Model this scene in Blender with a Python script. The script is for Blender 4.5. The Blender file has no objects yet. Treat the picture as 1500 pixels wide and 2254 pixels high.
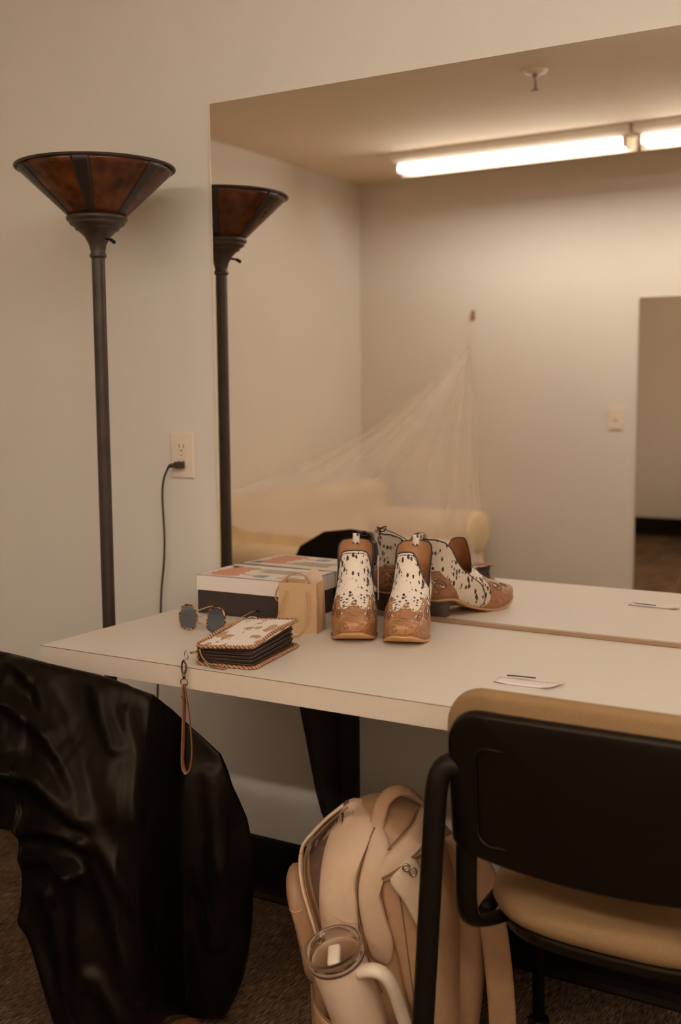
import bpy, bmesh, math, random
from mathutils import Vector, Matrix
random.seed(7)
sc = bpy.context.scene
PI = math.pi

# ------------------------------------------------------------------ camera
F_PX, YAW, PITCH, ROLL = 2500.8, 0.5390, 0.1081, -0.0075
cam_d = bpy.data.cameras.new('camera')
cam = bpy.data.objects.new('camera', cam_d)
sc.collection.objects.link(cam)
fwd = Vector((-math.sin(YAW)*math.cos(PITCH), math.cos(YAW)*math.cos(PITCH), -math.sin(PITCH)))
rt = Vector((math.cos(YAW), math.sin(YAW), 0))
up = rt.cross(fwd)
r2 = rt*math.cos(ROLL) + up*math.sin(ROLL)
u2 = up*math.cos(ROLL) - rt*math.sin(ROLL)
M = Matrix.Identity(4)
for i in range(3):
    M[i][0], M[i][1], M[i][2] = r2[i], u2[i], -fwd[i]
M[0][3], M[1][3], M[2][3] = 0.0, -2.2226, 1.2586
cam.matrix_world = M
cam_d.sensor_fit = 'VERTICAL'
cam_d.sensor_height = 36.0
cam_d.lens = F_PX/2254*36.0
cam_d.clip_start = 0.05
cam_d.dof.use_dof = True
cam_d.dof.focus_distance = 2.2
cam_d.dof.aperture_fstop = 3.0
sc.camera = cam

# ------------------------------------------------------------------ world, exposure, light levels
w = bpy.data.worlds.new('world'); sc.world = w; w.use_nodes = True
w.node_tree.nodes['Background'].inputs[0].default_value = (0.9, 0.6, 0.4, 1)
w.node_tree.nodes['Background'].inputs[1].default_value = 0.0
sc.view_settings.view_transform = 'Standard'
sc.view_settings.look = 'None'
sc.view_settings.exposure = 0.06
sc.view_settings.gamma = 1.0
sc.view_settings.use_curve_mapping = False
BACK_ROW_POWER, ADDED_FRONT_POWER, ADDED_MID_POWER = 36.0, 15.0, 44.0
TUBE_COLOR = (1.0, 0.955, 0.885)
sc.cycles.use_denoising = True
sc.cycles.max_bounces = 10
sc.cycles.diffuse_bounces = 6
sc.cycles.glossy_bounces = 6
sc.cycles.transparent_max_bounces = 12
sc.cycles.sample_clamp_indirect = 6.0

# ------------------------------------------------------------------ materials
MATS = {}
def base_mat(name):
    m = bpy.data.materials.new(name); m.use_nodes = True
    return m, m.node_tree, m.node_tree.nodes['Principled BSDF']
def mat(name, col, rough=0.6, metal=0.0, noise=0.0, nscale=30.0, bump=0.0, bscale=200.0, trans=0.0, spec=0.5, alpha=1.0, sheen=0.0, stretch=(1, 1, 1)):
    if name in MATS: return MATS[name]
    m, nt, b = base_mat(name)
    b.inputs['Base Color'].default_value = (*col, 1)
    b.inputs['Roughness'].default_value = rough
    b.inputs['Metallic'].default_value = metal
    b.inputs['Specular IOR Level'].default_value = spec
    if max(col) < 0.02: b.inputs['Specular Tint'].default_value = (1.0, 0.74, 0.52, 1)
    b.inputs['Transmission Weight'].default_value = trans
    b.inputs['Alpha'].default_value = alpha
    b.inputs['Sheen Weight'].default_value = sheen
    tc = nt.nodes.new('ShaderNodeTexCoord')
    mp = nt.nodes.new('ShaderNodeMapping'); mp.inputs['Scale'].default_value = stretch
    nt.links.new(tc.outputs['Object'], mp.inputs[0])
    if noise > 0:
        n = nt.nodes.new('ShaderNodeTexNoise'); n.inputs['Scale'].default_value = nscale; n.inputs['Detail'].default_value = 5
        nt.links.new(mp.outputs[0], n.inputs['Vector'])
        r = nt.nodes.new('ShaderNodeValToRGB')
        r.color_ramp.elements[0].position = 0.3; r.color_ramp.elements[1].position = 0.7
        r.color_ramp.elements[0].color = (*[c*(1-noise) for c in col], 1)
        r.color_ramp.elements[1].color = (*[min(1, c*(1+noise)) for c in col], 1)
        nt.links.new(n.outputs['Fac'], r.inputs[0]); nt.links.new(r.outputs[0], b.inputs['Base Color'])
    if bump > 0:
        n2 = nt.nodes.new('ShaderNodeTexNoise'); n2.inputs['Scale'].default_value = bscale; n2.inputs['Detail'].default_value = 4
        nt.links.new(mp.outputs[0], n2.inputs['Vector'])
        bp = nt.nodes.new('ShaderNodeBump'); bp.inputs['Strength'].default_value = bump; bp.inputs['Distance'].default_value = 0.002
        nt.links.new(n2.outputs['Fac'], bp.inputs['Height']); nt.links.new(bp.outputs[0], b.inputs['Normal'])
    MATS[name] = m
    return m

m_wall = mat('painted_wall', (0.735, 0.665, 0.57), 0.75, noise=0.02, nscale=1.5, bump=0.25, bscale=260, spec=0.3)
m_ceiling = mat('painted_ceiling', (0.80, 0.665, 0.51), 0.9, spec=0.2, bump=0.2, bscale=150)
m_base = mat('rubber_baseboard', (0.005, 0.004, 0.003), 0.5, spec=0.25)
m_lam = mat('speckled_laminate', (0.66, 0.575, 0.475), 0.42, noise=0.05, nscale=420, spec=0.4)
m_lamedge = mat('laminate_edge', (0.70, 0.565, 0.44), 0.5, noise=0.04, nscale=300)
m_bronze = mat('dark_bronze', (0.045, 0.026, 0.016), 0.45, metal=0.2, noise=0.25, nscale=25)
m_blk = mat('black_plastic', (0.0040, 0.0030, 0.0022), 0.33, bump=0.08, bscale=500, spec=0.30)
m_blkmetal = mat('black_painted_metal', (0.005, 0.004, 0.003), 0.42, spec=0.22)
m_tan = mat('tan_upholstery', (0.28, 0.165, 0.075), 0.95, noise=0.12, nscale=500, bump=0.3, bscale=900, spec=0.15)
m_white = mat('white_plastic', (0.80, 0.66, 0.52), 0.4)
m_slot = mat('dark_slot', (0.05, 0.03, 0.02), 0.6)
m_cordm = mat('brown_cord', (0.05, 0.03, 0.018), 0.5)
m_brack = mat('dark_bracket_paint', (0.022, 0.013, 0.008), 0.55, noise=0.1, nscale=20)
m_gold = mat('gold_wire', (0.75, 0.5, 0.28), 0.25, metal=1.0)
m_nickel = mat('nickel', (0.5, 0.4, 0.3), 0.3, metal=1.0)
m_brass = mat('antique_brass', (0.16, 0.10, 0.06), 0.35, metal=0.9)
m_kraft = mat('kraft_paper', (0.52, 0.32, 0.165), 0.8, noise=0.06, nscale=140, stretch=(1, 1, 4))
m_kraftd = mat('kraft_cord', (0.46, 0.25, 0.11), 0.7, noise=0.2, nscale=600)
m_pack = mat('backpack_fabric', (0.44, 0.245, 0.125), 0.5, noise=0.06, nscale=60, bump=0.12, bscale=300)
m_packl = mat('backpack_trim_and_lit_panel', (0.62, 0.41, 0.26), 0.55, noise=0.04, nscale=60, bump=0.15, bscale=500)  # trim tone; on the side panel it stands in for light
m_packs = mat('backpack_seam', (0.20, 0.11, 0.05), 0.7)
m_packin = mat('gap_shade_and_seam', (0.10, 0.05, 0.025), 0.8, noise=0.3, nscale=60)  # carries the zipper gap's shade; also colours the shoe's toe seam
m_cream = mat('cream_powder_coat', (0.74, 0.53, 0.37), 0.45, noise=0.01)
m_handle = mat('tumbler_handle_plastic', (0.80, 0.64, 0.47), 0.4)
m_print = mat('tumbler_brown_print', (0.30, 0.16, 0.08), 0.6)
m_sofa = mat('yellow_sofa_fabric', (0.68, 0.51, 0.30), 0.85, noise=0.12, nscale=6, bump=0.2, bscale=300)
m_sole = mat('tan_outsole', (0.56, 0.30, 0.12), 0.5, noise=0.1, nscale=80)
m_heel = mat('stacked_dark_heel', (0.055, 0.028, 0.016), 0.45, noise=0.2, nscale=60, stretch=(1, 1, 8))
m_lining = mat('brown_leather_lining', (0.42, 0.19, 0.075), 0.55, noise=0.15, nscale=40)
m_pipe = mat('black_piping', (0.02, 0.014, 0.01), 0.5)
m_shoe = mat('brown_shoe_leather', (0.18, 0.07, 0.03), 0.4, noise=0.2, nscale=40)
m_paper = mat('white_paper', (0.78, 0.68, 0.60), 0.8)
m_alum = mat('mirror_channel_metal', (0.36, 0.22, 0.13), 0.4, metal=0.3)

def mirror_mat(name, c):
    m, nt, b = base_mat(name)
    b.inputs['Base Color'].default_value = (*c, 1); b.inputs['Metallic'].default_value = 1; b.inputs['Roughness'].default_value = 0.0
    return m
m_mirror = mirror_mat('mirror_silvering', (0.90, 0.87, 0.84))
m_mirror2 = mirror_mat('mirror_silvering_back', (0.86, 0.80, 0.72))
m_gedge = mat('mirror_polished_edge', (0.78, 0.62, 0.44), 0.25, noise=0.02)

def carpet_mat():
    m, nt, b = base_mat('loop_carpet')
    b.inputs['Roughness'].default_value = 0.95; b.inputs['Specular IOR Level'].default_value = 0.1
    tc = nt.nodes.new('ShaderNodeTexCoord')
    mp = nt.nodes.new('ShaderNodeMapping'); mp.inputs['Scale'].default_value = (420, 34, 1)
    nt.links.new(tc.outputs['Object'], mp.inputs[0])
    n = nt.nodes.new('ShaderNodeTexNoise'); n.inputs['Scale'].default_value = 1.0; n.inputs['Detail'].default_value = 4; n.inputs['Roughness'].default_value = 0.7
    nt.links.new(mp.outputs[0], n.inputs['Vector'])
    r = nt.nodes.new('ShaderNodeValToRGB')
    e = r.color_ramp.elements
    e[0].position = 0.36; e[0].color = (0.028, 0.020, 0.013, 1)
    e[1].position = 0.66; e[1].color = (0.62, 0.39, 0.22, 1)
    x = e.new(0.5); x.color = (0.22, 0.135, 0.08, 1)
    nt.links.new(n.outputs['Fac'], r.inputs[0])
    mp2 = nt.nodes.new('ShaderNodeMapping'); mp2.inputs['Scale'].default_value = (9, 2.5, 1)
    nt.links.new(tc.outputs['Object'], mp2.inputs[0])
    n2 = nt.nodes.new('ShaderNodeTexNoise'); n2.inputs['Scale'].default_value = 1.0
    nt.links.new(mp2.outputs[0], n2.inputs['Vector'])
    mx = nt.nodes.new('ShaderNodeMix'); mx.data_type = 'RGBA'; mx.blend_type = 'MULTIPLY'; mx.inputs[0].default_value = 0.8
    nt.links.new(r.outputs[0], mx.inputs[6]); nt.links.new(n2.outputs['Fac'], mx.inputs[7])
    nt.links.new(mx.outputs[2], b.inputs['Base Color'])
    bp = nt.nodes.new('ShaderNodeBump'); bp.inputs['Distance'].default_value = 0.004; bp.inputs['Strength'].default_value = 0.8
    nt.links.new(n.outputs['Fac'], bp.inputs['Height']); nt.links.new(bp.outputs[0], b.inputs['Normal'])
    return m
m_carpet = carpet_mat()

def spots_mat(name, base, spot, scale, thr, seed=0.0, rough=0.75, stretch=(1, 1, 0.45), soft=0.05):
    """animal-hair hide: irregular dark flecks on a pale ground"""
    m, nt, b = base_mat(name)
    b.inputs['Roughness'].default_value = rough; b.inputs['Sheen Weight'].default_value = 0.2
    tc = nt.nodes.new('ShaderNodeTexCoord')
    mp = nt.nodes.new('ShaderNodeMapping'); mp.inputs['Scale'].default_value = stretch; mp.inputs['Location'].default_value = (seed, seed*0.7, seed*1.3)
    nt.links.new(tc.outputs['Object'], mp.inputs[0])
    dn = nt.nodes.new('ShaderNodeTexNoise'); dn.inputs['Scale'].default_value = scale*1.6; dn.inputs['Detail'].default_value = 3
    nt.links.new(mp.outputs[0], dn.inputs['Vector'])
    ad = nt.nodes.new('ShaderNodeMix'); ad.data_type = 'RGBA'; ad.blend_type = 'ADD'; ad.inputs[0].default_value = 0.35/scale*2
    nt.links.new(mp.outputs[0], ad.inputs[6]); nt.links.new(dn.outputs['Color'], ad.inputs[7])
    v = nt.nodes.new('ShaderNodeTexVoronoi'); v.inputs['Scale'].default_value = scale
    nt.links.new(ad.outputs[2], v.inputs['Vector'])
    # random size per cell
    sp = nt.nodes.new('ShaderNodeSeparateColor'); nt.links.new(v.outputs['Color'], sp.inputs[0])
    ml = nt.nodes.new('ShaderNodeMath'); ml.operation = 'MULTIPLY'; ml.inputs[1].default_value = thr
    pw = nt.nodes.new('ShaderNodeMath'); pw.operation = 'POWER'; pw.inputs[1].default_value = 1.6
    nt.links.new(sp.outputs[0], pw.inputs[0]); nt.links.new(pw.outputs[0], ml.inputs[0])
    sb = nt.nodes.new('ShaderNodeMath'); sb.operation = 'SUBTRACT'
    nt.links.new(ml.outputs[0], sb.inputs[0]); nt.links.new(v.outputs['Distance'], sb.inputs[1])
    r = nt.nodes.new('ShaderNodeValToRGB'); r.color_ramp.elements[0].position = 0.0; r.color_ramp.elements[1].position = soft
    r.color_ramp.elements[0].color = (*base, 1); r.color_ramp.elements[1].color = (*spot, 1)
    nt.links.new(sb.outputs[0], r.inputs[0]); nt.links.new(r.outputs[0], b.inputs['Base Color'])
    n2 = nt.nodes.new('ShaderNodeTexNoise'); n2.inputs['Scale'].default_value = 700
    nt.links.new(mp.outputs[0], n2.inputs['Vector'])
    bp = nt.nodes.new('ShaderNodeBump'); bp.inputs['Strength'].default_value = 0.3; bp.inputs['Distance'].default_value = 0.001
    nt.links.new(n2.outputs['Fac'], bp.inputs['Height']); nt.links.new(bp.outputs[0], b.inputs['Normal'])
    return m
m_hide = spots_mat('speckled_cowhide', (0.80, 0.68, 0.55), (0.035, 0.016, 0.009), 150, 0.66, stretch=(1.1, 1.1, 0.55))
m_hide2 = spots_mat('wallet_cowhide', (0.74, 0.63, 0.53), (0.40, 0.19, 0.075), 62, 0.85, 3.3, stretch=(0.8, 0.5, 1), soft=0.08)

def tooled_mat(name, c1, c2, scale=140.0):
    """hand-tooled leather: swirling darker grooves"""
    m, nt, b = base_mat(name)
    b.inputs['Roughness'].default_value = 0.38
    tc = nt.nodes.new('ShaderNodeTexCoord')
    n = nt.nodes.new('ShaderNodeTexNoise'); n.inputs['Scale'].default_value = 45; n.inputs['Detail'].default_value = 2
    nt.links.new(tc.outputs['Object'], n.inputs['Vector'])
    ad = nt.nodes.new('ShaderNodeMix'); ad.data_type = 'RGBA'; ad.blend_type = 'ADD'; ad.inputs[0].default_value = 0.05
    nt.links.new(tc.outputs['Object'], ad.inputs[6]); nt.links.new(n.outputs['Color'], ad.inputs[7])
    wv = nt.nodes.new('ShaderNodeTexWave'); wv.wave_type = 'RINGS'; wv.inputs['Scale'].default_value = scale*0.35; wv.inputs['Distortion'].default_value = 6; wv.inputs['Detail'].default_value = 1
    nt.links.new(ad.outputs[2], wv.inputs['Vector'])
    r = nt.nodes.new('ShaderNodeValToRGB')
    r.color_ramp.elements[0].position = 0.06; r.color_ramp.elements[0].color = (*c2, 1)
    r.color_ramp.elements[1].position = 0.34; r.color_ramp.elements[1].color = (*c1, 1)
    nt.links.new(wv.outputs['Fac'], r.inputs[0])
    n3 = nt.nodes.new('ShaderNodeTexNoise'); n3.inputs['Scale'].default_value = 35
    nt.links.new(tc.outputs['Object'], n3.inputs['Vector'])
    mx = nt.nodes.new('ShaderNodeMix'); mx.data_type = 'RGBA'; mx.blend_type = 'OVERLAY'; mx.inputs[0].default_value = 0.4
    nt.links.new(r.outputs[0], mx.inputs[6]); nt.links.new(n3.outputs['Fac'], mx.inputs[7])
    nt.links.new(mx.outputs[2], b.inputs['Base Color'])
    bp = nt.nodes.new('ShaderNodeBump'); bp.inputs['Strength'].default_value = 0.5; bp.inputs['Distance'].default_value = 0.0012
    nt.links.new(wv.outputs['Fac'], bp.inputs['Height']); nt.links.new(bp.outputs[0], b.inputs['Normal'])
    return m
m_tool = tooled_mat('tooled_tan_leather', (0.40, 0.18, 0.075), (0.25, 0.105, 0.043), 90.0)
m_inlay = mat('cream_inlay_leather', (0.74, 0.60, 0.45), 0.5)

def braid_mat():
    m, nt, b = base_mat('whipstitched_leather')
    b.inputs['Roughness'].default_value = 0.45
    tc = nt.nodes.new('ShaderNodeTexCoord')
    wv = nt.nodes.new('ShaderNodeTexWave'); wv.inputs['Scale'].default_value = 62; wv.bands_direction = 'DIAGONAL'
    nt.links.new(tc.outputs['Object'], wv.inputs['Vector'])
    r = nt.nodes.new('ShaderNodeValToRGB')
    r.color_ramp.elements[0].position = 0.1; r.color_ramp.elements[0].color = (0.17, 0.07, 0.03, 1)
    r.color_ramp.elements[1].position = 0.5; r.color_ramp.elements[1].color = (0.52, 0.27, 0.12, 1)
    nt.links.new(wv.outputs['Fac'], r.inputs[0]); nt.links.new(r.outputs[0], b.inputs['Base Color'])
    bp = nt.nodes.new('ShaderNodeBump'); bp.inputs['Strength'].default_value = 0.8; bp.inputs['Distance'].default_value = 0.002
    nt.links.new(wv.outputs['Fac'], bp.inputs['Height']); nt.links.new(bp.outputs[0], b.inputs['Normal'])
    return m
m_braid = braid_mat()

def pages_mat():
    m, nt, b = base_mat('dark_accordion_leather')
    b.inputs['Roughness'].default_value = 0.5
    tc = nt.nodes.new('ShaderNodeTexCoord')
    wv = nt.nodes.new('ShaderNodeTexWave'); wv.inputs['Scale'].default_value = 55; wv.bands_direction = 'Z'; wv.inputs['Distortion'].default_value = 0.6
    nt.links.new(tc.outputs['Object'], wv.inputs['Vector'])
    r = nt.nodes.new('ShaderNodeValToRGB')
    r.color_ramp.elements[0].color = (0.008, 0.005, 0.004, 1); r.color_ramp.elements[1].color = (0.075, 0.035, 0.02, 1)
    nt.links.new(wv.outputs['Fac'], r.inputs[0]); nt.links.new(r.outputs[0], b.inputs['Base Color'])
    return m
m_pages = pages_mat()

def coat_mat():
    m, nt, b = base_mat('black_coated_cloth')
    b.inputs['Base Color'].default_value = (0.003, 0.0021, 0.0014, 1)
    b.inputs['Roughness'].default_value = 0.38
    b.inputs['Specular IOR Level'].default_value = 0.15
    b.inputs['Specular Tint'].default_value = (1.0, 0.72, 0.48, 1)
    tc = nt.nodes.new('ShaderNodeTexCoord')
    n = nt.nodes.new('ShaderNodeTexNoise'); n.inputs['Scale'].default_value = 5; n.inputs['Detail'].default_value = 3; n.inputs['Distortion'].default_value = 0.6
    mp = nt.nodes.new('ShaderNodeMapping'); mp.inputs['Scale'].default_value = (1.6, 1, 0.7)
    nt.links.new(tc.outputs['Object'], mp.inputs[0]); nt.links.new(mp.outputs[0], n.inputs['Vector'])
    bp = nt.nodes.new('ShaderNodeBump'); bp.inputs['Strength'].default_value = 0.35; bp.inputs['Distance'].default_value = 0.05
    nt.links.new(n.outputs['Fac'], bp.inputs['Height']); nt.links.new(bp.outputs[0], b.inputs['Normal'])
    return m
m_coat = coat_mat()

def mica_mat():
    m, nt, b = base_mat('amber_mica')
    tc = nt.nodes.new('ShaderNodeTexCoord')
    mp = nt.nodes.new('ShaderNodeMapping'); mp.inputs['Scale'].default_value = (1, 1, 0.5)
    n = nt.nodes.new('ShaderNodeTexNoise'); n.inputs['Scale'].default_value = 28; n.inputs['Detail'].default_value = 6
    nt.links.new(tc.outputs['Object'], mp.inputs[0]); nt.links.new(mp.outputs[0], n.inputs['Vector'])
    r = nt.nodes.new('ShaderNodeValToRGB')
    r.color_ramp.elements[0].position = 0.32; r.color_ramp.elements[0].color = (0.07, 0.022, 0.008, 1)
    r.color_ramp.elements[1].position = 0.68; r.color_ramp.elements[1].color = (0.24, 0.075, 0.022, 1)
    nt.links.new(n.outputs['Fac'], r.inputs[0]); nt.links.new(r.outputs[0], b.inputs['Base Color'])
    b.inputs['Roughness'].default_value = 0.22
    tr = nt.nodes.new('ShaderNodeBsdfTranslucent'); nt.links.new(r.outputs[0], tr.inputs[0])
    mx = nt.nodes.new('ShaderNodeMixShader'); mx.inputs[0].default_value = 0.45
    out = nt.nodes['Material Output']
    nt.links.new(b.outputs[0], mx.inputs[1]); nt.links.new(tr.outputs[0], mx.inputs[2]); nt.links.new(mx.outputs[0], out.inputs[0])
    return m
m_mica = mica_mat()

def tortoise_mat():
    m, nt, b = base_mat('tortoiseshell')
    tc = nt.nodes.new('ShaderNodeTexCoord')
    n = nt.nodes.new('ShaderNodeTexNoise'); n.inputs['Scale'].default_value = 180; n.inputs['Detail'].default_value = 1
    nt.links.new(tc.outputs['Object'], n.inputs['Vector'])
    r = nt.nodes.new('ShaderNodeValToRGB')
    r.color_ramp.elements[0].position = 0.44; r.color_ramp.elements[0].color = (0.03, 0.01, 0.006, 1)
    r.color_ramp.elements[1].position = 0.56; r.color_ramp.elements[1].color = (0.55, 0.26, 0.10, 1)
    nt.links.new(n.outputs['Fac'], r.inputs[0]); nt.links.new(r.outputs[0], b.inputs['Base Color'])
    b.inputs['Roughness'].default_value = 0.2
    return m
m_tort = tortoise_mat()

def lens_mat():
    m, nt, b = base_mat('smoked_lens')
    b.inputs['Base Color'].default_value = (0.09, 0.10, 0.11, 1); b.inputs['Roughness'].default_value = 0.03
    b.inputs['Alpha'].default_value = 0.72
    b.inputs['Specular IOR Level'].default_value = 1.0
    b.inputs['Coat Weight'].default_value = 0.6
    return m
m_lens = lens_mat()

def clear_mat():
    m, nt, b = base_mat('clear_lid_plastic')
    b.inputs['Base Color'].default_value = (0.93, 0.86, 0.78, 1); b.inputs['Roughness'].default_value = 0.05
    b.inputs['Transmission Weight'].default_value = 1.0; b.inputs['IOR'].default_value = 1.35
    return m
m_clear = clear_mat()

def veil_mat():
    m, nt, b = base_mat('sheer_tulle')
    b.inputs['Base Color'].default_value = (0.80, 0.66, 0.56, 1); b.inputs['Roughness'].default_value = 0.9
    tc = nt.nodes.new('ShaderNodeTexCoord')
    lw = nt.nodes.new('ShaderNodeLayerWeight'); lw.inputs['Blend'].default_value = 0.35
    mr = nt.nodes.new('ShaderNodeMapRange'); mr.inputs['To Min'].default_value = 0.26; mr.inputs['To Max'].default_value = 0.62
    nt.links.new(lw.outputs['Facing'], mr.inputs['Value']); nt.links.new(mr.outputs[0], b.inputs['Alpha'])
    return m
m_veil = veil_mat()

def tube_mat(name, power):
    m = bpy.data.materials.new(name); m.use_nodes = True
    nt = m.node_tree; nt.nodes.clear()
    e = nt.nodes.new('ShaderNodeEmission'); e.inputs[0].default_value = (*TUBE_COLOR, 1); e.inputs[1].default_value = power
    o = nt.nodes.new('ShaderNodeOutputMaterial'); nt.links.new(e.outputs[0], o.inputs[0])
    return m
m_tube = tube_mat('lit_fluorescent_tube', BACK_ROW_POWER)
m_tube2 = tube_mat('added_front_row_tube', ADDED_FRONT_POWER)  # for the unseen front row, added to even out the light
m_tube3 = tube_mat('added_middle_row_tube', ADDED_MID_POWER)  # for the unseen middle row, added as extra light

def boxlid_mat():
    """printed lid: irregular colour fields on white card"""
    m, nt, b = base_mat('printed_lid_card')
    b.inputs['Roughness'].default_value = 0.55
    tc = nt.nodes.new('ShaderNodeTexCoord')
    return m, nt, b, tc
# ------------------------------------------------------------------ geometry helpers
COL = sc.collection
def root(name, loc=(0, 0, 0), rz=0.0, label=None, cat=None, group=None, rot=None):
    o = bpy.data.objects.new(name, None); COL.objects.link(o)
    o.empty_display_size = 0.05
    o.location = loc; o.rotation_euler = rot if rot else (0, 0, rz)
    if label: o['label'] = label
    if cat: o['category'] = cat
    if group: o['group'] = group
    return o
def tag(o, label, cat, group=None):
    o['label'] = label; o['category'] = cat
    if group: o['group'] = group
    return o
def struct(o): o['kind'] = 'structure'; return o
def mesh(name, V, Fc, m, parent=None, smooth=True, bevel=0.0, bseg=2, sharp=None, loc=None, rz=0.0, label=None, solid=0.0, soff=0.0, sub=0, recalc=True, mats=None, fm=None):
    me = bpy.data.meshes.new(name)
    me.from_pydata([tuple(v) for v in V], [], [tuple(f) for f in Fc])
    if recalc:
        bm = bmesh.new(); bm.from_mesh(me); bmesh.ops.recalc_face_normals(bm, faces=bm.faces); bm.to_mesh(me); bm.free()
    for mm in (mats or [m]): me.materials.append(mm)
    if fm:
        for i, k in enumerate(fm): me.polygons[i].material_index = k
    if smooth:
        for p in me.polygons: p.use_smooth = True
    o = bpy.data.objects.new(name, me); COL.objects.link(o)
    if parent: o.parent = parent
    if loc: o.location = loc
    if rz: o.rotation_euler = (0, 0, rz)
    if solid:
        s = o.modifiers.new('solid', 'SOLIDIFY'); s.thickness = solid; s.offset = soff
    if bevel:
        bv = o.modifiers.new('bevel', 'BEVEL'); bv.width = bevel; bv.segments = bseg; bv.limit_method = 'ANGLE'; bv.angle_limit = math.radians(40)
        bv.harden_normals = False
    if sub:
        s = o.modifiers.new('sub', 'SUBSURF'); s.levels = sub; s.render_levels = sub
    if label: o['label'] = label
    return o
def boxvf(x0, x1, y0, y1, z0, z1):
    V = [(x, y, z) for z in (z0, z1) for y in (y0, y1) for x in (x0, x1)]
    F = [(0, 2, 3, 1), (4, 5, 7, 6), (0, 1, 5, 4), (2, 6, 7, 3), (0, 4, 6, 2), (1, 3, 7, 5)]
    return V, F
def box(name, x0, x1, y0, y1, z0, z1, m, parent=None, bevel=0.0, **k):
    V, F = boxvf(x0, x1, y0, y1, z0, z1)
    return mesh(name, V, F, m, parent, smooth=False, bevel=bevel, **k)
def join(parts):
    V, F = [], []
    for v, f in parts:
        n = len(V); V += list(v); F += [tuple(i+n for i in q) for q in f]
    return V, F
def lathe_vf(prof, n=64, closed=False):
    V, F = [], []
    for r, z in prof:
        for i in range(n):
            a = 2*PI*i/n; V.append((r*math.cos(a), r*math.sin(a), z))
    for j in range(len(prof)-1):
        for i in range(n):
            F.append((j*n+i, j*n+(i+1) % n, (j+1)*n+(i+1) % n, (j+1)*n+i))
    if closed:
        F.append(tuple(range(n))[::-1]); k = (len(prof)-1)*n; F.append(tuple(range(k, k+n)))
    return V, F
def lathe(name, prof, m, parent=None, n=64, closed=False, **k):
    V, F = lathe_vf(prof, n, closed); return mesh(name, V, F, m, parent, **k)
def catmull(P, n=8, closed=False):
    P = [tuple(p) for p in P]; out = []; N = len(P); D = len(P[0])
    rng = range(N) if closed else range(N-1)
    for i in rng:
        if closed: a, b, c, d = P[(i-1) % N], P[i], P[(i+1) % N], P[(i+2) % N]
        else: a, b, c, d = P[max(i-1, 0)], P[i], P[i+1], P[min(i+2, N-1)]
        for k in range(n):
            t = k/n
            out.append(tuple(0.5*((2*b[j])+(-a[j]+c[j])*t+(2*a[j]-5*b[j]+4*c[j]-d[j])*t*t+(-a[j]+3*b[j]-3*c[j]+d[j])*t**3) for j in range(D)))
    if not closed: out.append(P[-1])
    return out
def tube_vf(path, r, n=12, closed=False, ry=None, up0=None):
    P = [Vector(p) for p in path]; N = len(P); V, F = [], []
    rad = r if isinstance(r, (list, tuple)) else [r]*N
    prev = None
    for i, p in enumerate(P):
        if closed: t = (P[(i+1) % N]-P[i-1])
        else: t = P[min(i+1, N-1)]-P[max(i-1, 0)]
        t.normalize()
        if prev is None:
            a = Vector(up0) if up0 else (Vector((0, 0, 1)) if abs(t.z) < 0.9 else Vector((1, 0, 0)))
        else: a = prev
        nrm = (a-t*a.dot(t)).normalized(); bn = t.cross(nrm); prev = nrm
        rr = rad[i]; r2_ = (ry if ry else None)
        for k in range(n):
            an = 2*PI*k/n
            V.append(p+nrm*math.cos(an)*rr+bn*math.sin(an)*(r2_ if r2_ else rr))
    for i in range(N if closed else N-1):
        j = (i+1) % N
        for k in range(n):
            F.append((i*n+k, i*n+(k+1) % n, j*n+(k+1) % n, j*n+k))
    if not closed:
        F.append(tuple(range(n))[::-1]); F.append(tuple(range((N-1)*n, N*n)))
    return V, F
def tube(name, path, r, m, parent=None, n=12, closed=False, ry=None, up0=None, **k):
    V, F = tube_vf(path, r, n, closed, ry, up0); return mesh(name, V, F, m, parent, **k)
def prism_vf(outline, d0, d1, axis='y'):
    """outline of (a,b); extruded along the third axis from d0 to d1"""
    n = len(outline); V = []
    for d in (d0, d1):
        for a, b in outline:
            V.append({'y': (a, d, b), 'x': (d, a, b), 'z': (a, b, d)}[axis])
    F = [tuple(range(n)), tuple(range(2*n-1, n-1, -1))]
    for i in range(n): j = (i+1) % n; F.append((i, i+n, j+n, j))
    return V, F
def prism(name, outline, d0, d1, m, parent=None, axis='y', bevel=0.0, smooth=False, **k):
    V, F = prism_vf(outline, d0, d1, axis); return mesh(name, V, F, m, parent, smooth=smooth, bevel=bevel, **k)
def rrect(x0, x1, z0, z1, r, n=8):
    out = []
    for cx, cz, a0 in ((x1-r, z1-r, 0), (x0+r, z1-r, 90), (x0+r, z0+r, 180), (x1-r, z0+r, 270)):
        for i in range(n+1):
            a = math.radians(a0+90*i/n); out.append((cx+r*math.cos(a), cz+r*math.sin(a)))
    return out
def lerp_tab(T, x):
    if x <= T[0][0]: return T[0][1]
    for (a, va), (b, vb) in zip(T, T[1:]):
        if x <= b: return va+(vb-va)*(x-a)/(b-a) if b > a else vb
    return T[-1][1]
def sstep(a, b, x):
    t = max(0.0, min(1.0, (x-a)/(b-a))); return t*t*(3-2*t)
def segdist(px, pz, line):
    best = 9
    for (ax, az), (bx, bz) in zip(line, line[1:]):
        dx, dz = bx-ax, bz-az; L = dx*dx+dz*dz
        t = max(0, min(1, ((px-ax)*dx+(pz-az)*dz)/L))
        best = min(best, math.hypot(px-ax-dx*t, pz-az-dz*t))
    return best

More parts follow.
